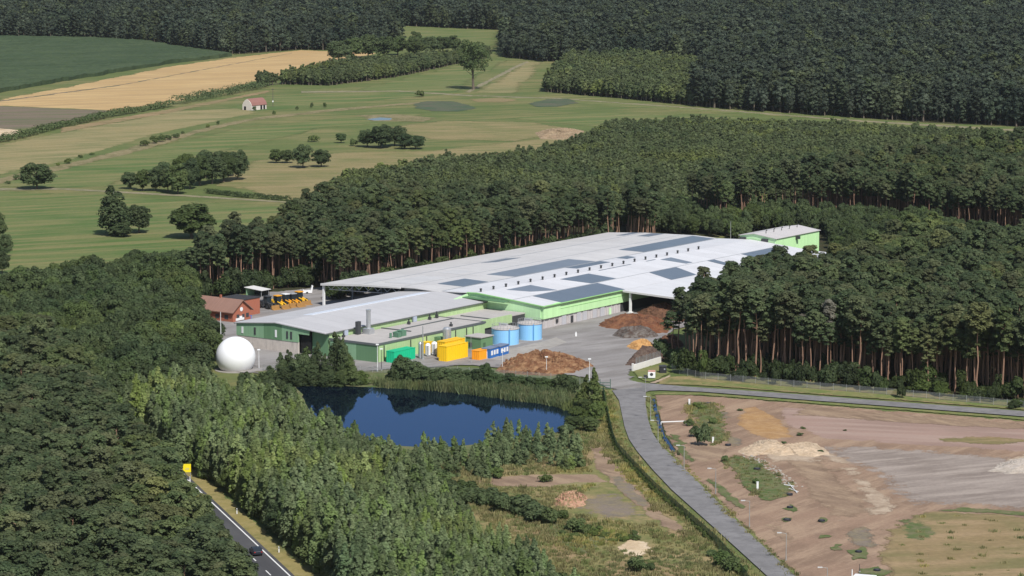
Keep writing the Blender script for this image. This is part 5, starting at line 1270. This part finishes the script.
heap('compost_heap', [(624, 366.5), (632, 359), (640, 354), (656, 353), (666, 357), (664, 362), (648, 364), (634, 367)], 3.0, H_('grey brown compost', [(.10, .07, .055), (.13, .095, .075), (.075, .05, .04)]), 'grey brown heap behind the white retaining wall', .6, 7, .8)
heap('sand_heap', [(735, 453), (748, 446), (758, 440.5), (770, 441.5), (784, 447), (800, 446.5), (811, 442.5), (821, 446), (832, 455), (816, 458), (795, 455.5), (780, 457), (765, 455), (750, 457)], 1.35, H_('pale quarry sand', [(.43, .335, .235), (.48, .37, .26), (.37, .28, .19)]), 'long low ridge of pale sand with two humps beside the ochre ground', .45, 8)
heap('sand_heap', [(985, 472), (1000, 463), (1020, 458), (1050, 457), (1080, 464), (1040, 474), (1005, 475)], 1.0, H_('whitish gravel', [(.36, .315, .265), (.41, .36, .31), (.31, .265, .22)]), 'whitish gravel bank at the right edge of the graded ground', .4, 10)
heap('brick_rubble', [(553, 503), (557, 496), (568, 492), (580, 492.5), (588, 499), (584, 506), (570, 509), (557, 508)], 1.3, H_('pinkish brick rubble', [(.38, .20, .135), (.46, .27, .19), (.15, .14, .06)], (1.5, .8, .35)), 'pinkish heap of brick rubble with weeds in the rough land', 1.3, 11)
heap('earth_bank', [(535, 133), (548, 129), (566, 128), (584, 131), (582, 137), (560, 140), (540, 139)], 1.5, H_('dry brown earth', [(.27, .19, .12), (.33, .25, .16), (.20, .15, .09)], (9, 3, 1)), 'dry brown earth bank at the edge of the young plantation', .8, 12)

# retaining wall with mesh fence
x0, y0 = at(632.5, 371); x1, y1 = at(660.5, 362.5)
L_ = math.hypot(x1 - x0, y1 - y0); t = thing('retaining_wall', 'white concrete retaining wall with a mesh fence on top beside the yard entrance', 'wall', (x0, y0, 0), math.atan2(y1 - y0, x1 - x0))
k = MB(); k.span(0, L_, -.2, .2, 0, 1.6); k.build('wall_panel', paint('whitewashed concrete', (.72, .70, .66), .8, .1, 2), t)
k = MB(); k.span(-.02, .3, -.25, .25, 0, 2.0); k.build('end_pier', paint('whitewashed concrete', (.72, .70, .66)), t)
def mesh_mat(name, col, pitch, wire):
    m, nt, bs, out = new_mat(name); p = objcoord(nt); sx = nt.nodes.new('ShaderNodeSeparateXYZ'); nt.links.new(p, sx.inputs[0])
    fx = mathn(nt, 'LESS_THAN', mathn(nt, 'FRACT', mathn(nt, 'DIVIDE', sx.outputs[0], pitch)), wire); fz = mathn(nt, 'LESS_THAN', mathn(nt, 'FRACT', mathn(nt, 'DIVIDE', sx.outputs[2], pitch)), wire)
    f = mathn(nt, 'MAXIMUM', fx, fz); tr = nt.nodes.new('ShaderNodeBsdfTransparent'); mx = nt.nodes.new('ShaderNodeMixShader')
    bs.inputs['Base Color'].default_value = (*col, 1); nt.links.new(f, mx.inputs[0]); nt.links.new(tr.outputs[0], mx.inputs[1]); nt.links.new(bs.outputs[0], mx.inputs[2]); nt.links.new(mx.outputs[0], out.inputs[0]); return m
WIRE_G = mesh_mat('green wire mesh', (.05, .10, .06), .20, .30)
WIRE_S = mesh_mat('grey wire mesh', (.22, .23, .23), .20, .16)
k = MB(); k.span(2, L_, -.02, .02, 1.62, 3.2); k.build('mesh_panel', WIRE_S, t)
for i in range(8): k = MB(); k.tube((2 + (L_ - 2) * i / 7, .06, 1.6), (2 + (L_ - 2) * i / 7, .06, 3.3), .05, n=6); k.build('fence_post', STEEL, t)

def fence(pts_px, h, label, wire, step, postm, group=None):
    P = [Vector((*at(*p), 0)) for p in pts_px]; o = P[0]; t = thing('wire_fence', label, 'fence', (o.x, o.y, 0), 0, group)
    L = sum((b - a).length for a, b in zip(P[:-1], P[1:])); n = min(98, int(L / step)); step = L / n
    mb = MB(); acc = 0; posts = []; nxt = 0
    for a, b in zip(P[:-1], P[1:]):
        d = (b - a); l = d.length
        while nxt <= acc + l + 1e-6: posts.append(a + d * ((nxt - acc) / l)); nxt += step
        acc += l
        ang = math.atan2(d.y, d.x)
        mb2 = MB(); mb2.span(0, l, -.015, .015, .05, h - .05); mb2.build('mesh_panel', wire, t, (a.x - o.x, a.y - o.y, 0), ang)
    pm = MB().tube((0, 0, 0), (0, 0, h + .1), .05, .045, 6).mesh('post', postm)
    for p in posts: link('post', pm, t, (p.x - o.x, p.y - o.y, 0))
    return t
fence([(603, 391), (604.5, 402), (607, 415), (612, 437), (616, 449), (630, 465), (655, 491), (690, 522), (715, 544), (735, 566), (752, 590)], 2.0, 'dark green mesh fence running along the left side of the access road', WIRE_G, 3.0, paint('green fence post', (.04, .09, .05)))
hedge('hedge', [(603.5, 393), (607, 417), (611, 436), (616, 450), (630, 466), (655, 492), (690, 523), (712, 542)], 1.1, .9, 'thin line of weeds and climbers grown into the access road fence', 31, F_BUSH, card=.34, gap=.5)
fence([(672, 372), (700, 379), (780, 386.5), (900, 396.5), (1024, 408.5), (1090, 415)], 1.9, 'grey mesh fence between the side road verge and the right wood', WIRE_S, 3.5, STEEL)
fence([(262, 371), (300, 373), (345, 372.5), (398, 374), (440, 372), (495, 376), (560, 381), (598, 388)], 1.8, 'mesh fence between the works yard and the pond bank', WIRE_S, 3.2, STEEL)
# gate
x, y = at(600, 390); t = thing('yard_gate', 'dark green metal gate frame at the yard end of the access road fence', 'gate', (x, y, 0), R(4))
for a in (0, 2.6): k = MB(); k.span(a - .08, a + .08, -.08, .08, 0, 2.8); k.build('post', paint('green gate paint', (.04, .10, .07)), t)
k = MB()
for z in (.4, 1.1, 1.9): k.span(.1, 2.5, -.04, .04, z - .06, z + .06)
for a in np.arange(.3, 2.5, .25): k.span(a - .02, a + .02, -.03, .03, .4, 1.9)
k.build('gate_leaf', paint('green gate paint', (.04, .10, .07)), t)

# white kiosk trailer and dark box
x, y = at(647.8, 379.5); t = thing('kiosk_trailer', 'small white kiosk trailer with a red roof edge and a dark round window', 'kiosk', (x, y, 0), R(-4))
k = MB(); k.span(0, 1.9, 0, 2.6, .35, 1.95); k.build('body', WHITEP, t, bevel=.12)
k = MB(); k.span(.02, 1.88, .05, 2.55, 1.96, 2.06); k.build('roof', paint('reddish roof edge', (.50, .26, .20), .5), t)
k = MB(); k.tube((.95, -.04, 1.35), (.95, .02, 1.35), .42, .42, 16); k.build('window', DKMETAL, t)
k = MB(); k.tube((.2, 1.2, .35), (.2, 1.7, .35), .34, n=12); k.span(.3, 1.6, .1, .5, 0, .35); k.build('wheels', TYRE, t)
x, y = at(660, 374); t = thing('dark_cabin', 'small black box cabin on the grass behind the white kiosk', 'cabin', (x, y, 0), R(5))
k = MB(); k.span(0, 1.7, 0, 1.8, 0, 1.9); k.build('body', paint('black cabin boards', (.025, .025, .028), .8), t); k = MB(); k.span(-.1, 1.8, -.1, 1.9, 1.92, 2.05); k.build('roof', DKMETAL, t); k = MB(); k.span(1.0, 1.35, -.05, -.01, 1.1, 1.45); k.build('window', GREYP, t)
x, y = at(645.3, 379.3); o = MB().box((0, 0, .5), (.8, .8, 1.0)).box((0, 0, 1.04), (.9, .9, .1)).build('waste_bin', DKMETAL, None, (x, y, 0)); tag(o, 'black bin left of the white kiosk trailer', 'bin')
x, y = at(576, 337); o = MB().box((0, 0, .6), (.5, .5, 1.2)).tube((0, 0, 1.2), (0, 0, 1.5), .12, n=8).build('marker_post', WHITEP, None, (x, y, 0)); tag(o, 'white marker post alone in the middle of the yard', 'post')

# --- street lamps along the access road
def street_lamp(px, py, h, label, dirx=-1):
    x, y = at(px, py); t = thing('street_lamp', label, 'street lamp', (x, y, 0), 0, 'street lamps of the access road')
    k = MB(); k.tube((0, 0, 0), (0, 0, h), .085, .055, 8); k.tube((0, 0, 0), (0, 0, .9), .11, .11, 8); k.build('pole', paint('pale lamp pole', (.30, .30, .29), .5), t)
    k = MB(); k.tube((0, 0, h - .05), (dirx * 1.0, -.1, h + .12), .05, .04, 6); k.build('arm', paint('pale lamp pole', (.58, .58, .57)), t)
    k = MB(); k.box((dirx * 1.35, -.14, h + .14), (.85, .32, .16)); k.build('lamp_head', paint('pale lamp head', (.52, .52, .51), .5), t); return t
for px, py, h, lb in [(645.5, 393, 3.9, 'street lamp nearest the junction with the side road'), (650.6, 420, 5.6, 'street lamp by the top of the blue ditch'), (658, 444, 5.4, 'street lamp by the lower end of the blue ditch'), (684, 470, 5.4, 'street lamp just past the end of the ditch'), (715.6, 494, 5.4, 'street lamp opposite the weedy island with the white pipes'), (749.4, 527.5, 5.4, 'street lamp in the middle of the straight lower road'), (786, 561, 5.4, 'street lamp with its whole pole in view nearest the lower frame edge'), (827, 597, 5.4, 'street lamp of which only the top shows at the lower frame edge')]:
    street_lamp(px, py, h, 'pale ' + lb)

# --- small things on the bare land
RUB = paint('black plastic', (.02, .02, .028), .5, .2)
for px, py, wd, lb in [(708, 404.5, 1.9, 'black shaft cover in the upper weeds nearest the side road'), (728, 446, 1.7, 'black shaft cover below the weedy island, beside the pale sand'), (757, 470, 1.9, 'black shaft cover in the middle of the weedy triangle'), (789, 495.5, 2.0, 'black shaft cover at the lower right tip of the weedy triangle'), (790, 508.5, 1.7, 'black shaft cover on the small green patch just below the weedy triangle'), (787, 521, 2.0, 'dark shaft cover on the second green patch below the weedy triangle'), (821.5, 522, 1.8, 'black shaft cover on the green patch at the right, in the bare soil'), (858.5, 553, 1.7, 'black shaft cover near the white van'), (877, 571.5, 1.7, 'black shaft cover at the lower frame edge right of the white van')]:
    x, y = at(px, py); t = thing('shaft_cover', lb, 'shaft cover', (x, y, -.12), random.uniform(-.2, .2)); wd *= .8
    k = MB(); k.lathe((0, 0, 0), [(wd * .5, 0), (wd * .5, .55), (wd * .42, .6), (wd * .4, .45), (.02, .42)], 18); k.build('ring', RUB, t); k = MB(); k.lathe((0, 0, 0), [(wd * .36, .46), (wd * .3, .62), (.02, .66)], 16); k.build('lid', DKMETAL, t)
for px, py, h, lb in [(689.3, 405, 1.4, 'white marker post at the top of the weedy island'), (757.5, 490, 1.7, 'white marker post in the weedy triangle'), (713, 443, 1.3, 'pale marker post beside the large dark bush')]:
    x, y = at(px, py); o = MB().box((0, 0, h / 2), (.42, .3, h)).box((0, 0, h + .04), (.5, .36, .1)).build('marker_post', WHITEP, None, (x, y, 0)); tag(o, lb, 'post')
pw0, pw1 = at(661, 425.5), at(686, 424.5)
o = MB().tube((pw0[0], pw0[1], .8), (pw1[0], pw1[1], .8), .16, n=8).tube((pw0[0], pw0[1], 0), (pw0[0], pw0[1], .8), .12, n=6).tube((pw1[0], pw1[1], 0), (pw1[0], pw1[1], .8), .12, n=6).build('water_pipe', PALETRIM, None); tag(o, 'pale pipe crossing the soil from the ditch to the weedy island', 'pipe')
for p, q, lb in [((784, 486), (794, 487.5), 'upper white concrete post lying at the edge of the weedy triangle'), ((789, 490), (798, 493), 'lower white concrete post lying at the edge of the weedy triangle'), ((788, 484), (797, 494), 'thin white concrete post lying aslant across the weedy edge')]:
    a, b = at(*p), at(*q); o = MB().tube((*a, .3), (*b, .3), .10, n=6).build('concrete_post', WHITEP, None); tag(o, lb, 'post')
rbm = MB(); rg = np.random.default_rng(4)
for k_ in range(130):
    t_ = rg.uniform(0, 1); px = 746 + 50 * t_ + rg.normal(0, 3); py = 454 + 35 * t_ + rg.normal(0, 2.2) - 3 * math.sin(t_ * 3); x, y = at(px, py); s = rg.uniform(.15, .4)
    rbm.box((x, y, s * .3), (s * rg.uniform(.8, 2.2), s, s * .7), rg.uniform(0, 3))
tag(rbm.build('rubble_stones', paint('pale broken concrete', (.38, .35, .30), .9, .25)), 'pale broken stones strewn along the edge of the weedy triangle', 'rubble', None, 'stuff')

# white van at the lower edge
def car(name, label, cat, x, y, rz, L, wd, h, paintm, van=False):
    t = thing(name, label, cat, (x, y, 0), rz)
    side = [(-L / 2, .35), (L / 2, .35), (L / 2, .75), (L * .44, .88), (L * .2, .98), (L * .06, h), (-L * .36, h), (-L * .47, h * .68), (-L / 2, h * .6)] if not van else [(-L / 2, .4), (L / 2, .4), (L / 2, 1.0), (L * .42, 1.15), (L * .3, h), (-L / 2, h)]
    k = MB(); k.prism(side, 'y', -wd / 2, wd / 2); k.build('body', paintm, t, bevel=.07)
    gl = [(L * .21, 1.0), (L * .075, h - .1), (-L * .34, h - .1), (-L * .44, h * .72)] if not van else [(L * .41, 1.2), (L * .31, h - .15), (L * .1, h - .15), (L * .1, 1.2)]
    for s in (-1, 1): k = MB(); k.prism(gl, 'y', s * (wd / 2 + .005), s * (wd / 2 + .02)); k.build('side_window', GLASS, t)
    k = MB()
    if van: k.add([(L * .425, -wd * .42, 1.16), (L * .425, wd * .42, 1.16), (L * .312, wd * .40, h - .1), (L * .312, -wd * .40, h - .1)], [(0, 1, 2, 3)])
    else: k.add([(L * .215, -wd * .44, 1.0), (L * .215, wd * .44, 1.0), (L * .078, wd * .40, h - .04), (L * .078, -wd * .40, h - .04)], [(0, 1, 2, 3)])
    k.build('windscreen', GLASS, t)
    if not van: k = MB(); k.add([(-L * .475, -wd * .42, h * .70), (-L * .475, wd * .42, h * .70), (-L * .372, wd * .4, h - .04), (-L * .372, -wd * .4, h - .04)], [(0, 1, 2, 3)]); k.build('rear_window', GLASS, t)
    for sx in (-.31, .32):
        for s in (-1, 1):
            k = MB(); k.tube((L * sx, s * (wd / 2 - .2), .33), (L * sx, s * (wd / 2 + .02), .33), .33, n=14); w_ = k.build('wheel', TYRE, t)
            k = MB(); k.tube((L * sx, s * (wd / 2 + .021), .33), (L * sx, s * (wd / 2 + .03), .33), .2, n=10); k.build('rim', STEEL, w_)
    for s in (-1, 1):
        k = MB(); k.box((L / 2 + .005, s * wd * .36, .72), (.04, .34, .14)); k.build('headlight', WHITEP, t)
        k = MB(); k.box((-L / 2 - .005, s * wd * .38, .85), (.04, .26, .2)); k.build('tail_light', paint('red lamp glass', (.35, .02, .015), .3), t)
    return t
x, y = at(862, 586.5); car('white_van', 'white van cut off by the lower edge of the frame', 'van', x, y, R(160), 5.0, 2.0, 2.1, WHITEP, True)
x, y = at(859.5, 572); mast(859.5, 573, 1.7, 'short dark post beside the white van', .08, None, DKMETAL)
mast(852, 580, 2.0, 'short pale post left of the white van', .16, None, WHITEP)
# dark car on the main road
cx, cy = RP(19.2, -2.0)
car('parked_car' if False else 'dark_car', 'dark grey hatchback driving on the main road', 'car', cx, cy, math.atan2(rd.y, rd.x), 4.2, 1.75, 1.5, paint('dark car paint', (.03, .035, .05), .25, .03, 1, .3, 0, .5))
# delineator posts and the yellow road sign
for px, py, lb in [(237, 514, 'white roadside post beside the start of the solid line'), (279, 552.5, 'white roadside post beside the dark car'), (190, 482, 'white roadside post at the foot of the yellow sign')]:
    x, y = at(px, py); t = thing('roadside_post', lb, 'post', (x, y, 0)); k = MB(); k.prism([(-.1, 0), (.1, 0), (.1, 1.1), (-.1, 1.2)], 'y', -.07, .07); k.build('body', WHITEP, t); k = MB(); k.span(-.11, .11, -.08, .08, .8, .98); k.build('black_band', DKMETAL, t)
x, y = at(187.2, 481); t = thing('road_sign', 'big yellow road sign on two posts beside the main road', 'road sign', (x, y, 0), R(2))
for a in (-.72, .72): k = MB(); k.tube((a, 0, 0), (a, 0, 3.7), .06, n=8); k.build('post', GREYP, t)
k = MB(); k.span(-.85, .85, -.11, -.065, 1.95, 3.75); k.build('panel', paint('traffic yellow', (.85, .70, .02), .5, .03), t)
k = MB(); k.span(-.38, .05, -.125, -.115, 2.55, 2.72); k.span(.12, .42, -.125, -.115, 2.55, 2.85); k.span(-.3, .1, -.125, -.115, 2.82, 2.9); k.build('lettering', paint('faded grey lettering', (.52, .48, .25), .6), t)
k = MB(); k.tube((-.74, -.12, 1.52), (-.74, -.08, 1.52), .3, n=18); k.build('round_plate', WHITEP, t)

# --- barn and utility pole in the far pasture
bx_, by_ = at(251.5, 110.5)
t = thing('barn', 'small white barn with a rounded red roof out in the pasture', 'barn', (bx_, by_, 0), ROTW)
bw, bl = 6.4, 12.2
arch = [(-bw, 0), (0, 0), (0, 2.7), (-.6, 4.0), (-1.9, 5.3), (-bw / 2, 5.9), (-bw + 1.9, 5.3), (-bw + .6, 4.0), (-bw, 2.7)]
BARNW = paint('flaking white wash', (.62, .56, .50), .85, .15, 2)
k = MB(); k.prism(arch, 'y', 0, bl); k.build('wall', BARNW, t)
ro = [(.25, 2.5), (-.5, 4.1), (-1.85, 5.45), (-bw / 2, 6.1), (-bw + 1.85, 5.45), (-bw + .5, 4.1), (-bw - .25, 2.5)]; ri = [(a + (.12 if a < -bw / 2 else -.12 if a > -bw / 2 else 0), z - .2) for a, z in ro][::-1]
k = MB()
for i in range(6): k.prism([ro[i], ro[i + 1], ri[5 - i], ri[6 - i]], 'y', .3, bl + .3)
k.build('roof', paint('faded red roofing', (.25, .12, .10), .75, .18, 2.5), t)
for b in (7.2, 9.6): k = MB(); k.span(.01, .1, b, b + 1.5, 0.05, 2.2); k.build('door', BLACKHOLE, t)  # openings drawn as black panels, their inner shade put into the colour
k = MB(); k.span(-bw + 1.2, -bw + 2.6, -.08, -.01, 0.05, 2.0); k.build('door', BLACKHOLE, t)
field_tree(254.5, 110.8, 5.5, 5.5, 'bush', 'round dark bush growing against the white barn', 'bush', None, F_OAK)
x, y = at(273, 106.5); t = thing('utility_pole', 'wooden utility pole with a pale box right of the barn', 'utility pole', (x, y, 0))
k = MB(); k.tube((0, 0, 0), (0, 0, 9.8), .17, .12, 8); k.build('pole', paint('weathered pole wood', (.12, .10, .085), .9), t); k = MB(); k.span(-.8, .8, -.07, .07, 9.2, 9.4); k.build('crossarm', DKMETAL, t); k = MB(); k.span(-.3, .3, -.45, -.15, 2.4, 3.2); k.build('box', WHITEP, t)

# ------------------------------------------------------------------ light, air, camera
w = bpy.data.worlds.new('World'); scene.world = w; w.use_nodes = True
nt = w.node_tree; bg = nt.nodes['Background']
sky = nt.nodes.new('ShaderNodeTexSky'); sky.sky_type = 'NISHITA'; sky.sun_disc = False
SUN_EL, SUN_AZ = R(50), math.atan2(.40, -.92)     # azimuth clockwise from the view direction
sky.sun_elevation = SUN_EL; sky.sun_rotation = SUN_AZ; sky.altitude = 100
nt.links.new(sky.outputs[0], bg.inputs[0]); bg.inputs[1].default_value = .11
sl = bpy.data.lights.new('sun', 'SUN'); sl.energy = 5.0; sl.angle = R(.5); sl.color = (1, .965, .92)
so = bpy.data.objects.new('sun', sl); COL.objects.link(so)
sd = Vector((math.sin(SUN_AZ) * math.cos(SUN_EL), math.cos(SUN_AZ) * math.cos(SUN_EL), math.sin(SUN_EL)))
so.rotation_euler = sd.to_track_quat('Z', 'Y').to_euler(); so.location = (0, 0, 500)

HAZE = 1.8e-5
if HAZE:
    hm = bpy.data.materials.new('haze'); hm.use_nodes = True; nt = hm.node_tree; nt.nodes.clear()
    ho = nt.nodes.new('ShaderNodeOutputMaterial'); pv = nt.nodes.new('ShaderNodeVolumePrincipled')
    pv.inputs['Color'].default_value = (.86, .91, 1, 1); pv.inputs['Density'].default_value = HAZE; pv.inputs['Anisotropy'].default_value = .2
    nt.links.new(pv.outputs[0], ho.inputs['Volume'])
    mb = MB(); mb.span(-1600, 1600, -250, 3700, -1, 145)
    tag(mb.build('haze', hm), kind='stuff')

cd = bpy.data.cameras.new('camera'); co = bpy.data.objects.new('camera', cd); COL.objects.link(co)
cd.sensor_width = 36; cd.lens = 36 * FPX / 1024; cd.clip_start = 1; cd.clip_end = 20000
co.location = (0, 0, CAMH); co.rotation_euler = (PI / 2 - PITCH, 0, 0); scene.camera = co
vs = scene.view_settings; vs.view_transform = 'Standard'; vs.look = 'None'; vs.exposure = 0.0; vs.gamma = 1.0; vs.use_curve_mapping = False
scene.cycles.max_bounces = 6; scene.cycles.transparent_max_bounces = 12; scene.cycles.volume_bounces = 1
scene.cycles.use_denoising = True
scene.cycles.denoiser = 'OPENIMAGEDENOISE'; scene.cycles.denoising_input_passes = 'RGB_ALBEDO_NORMAL'; scene.cycles.denoising_prefilter = 'ACCURATE'
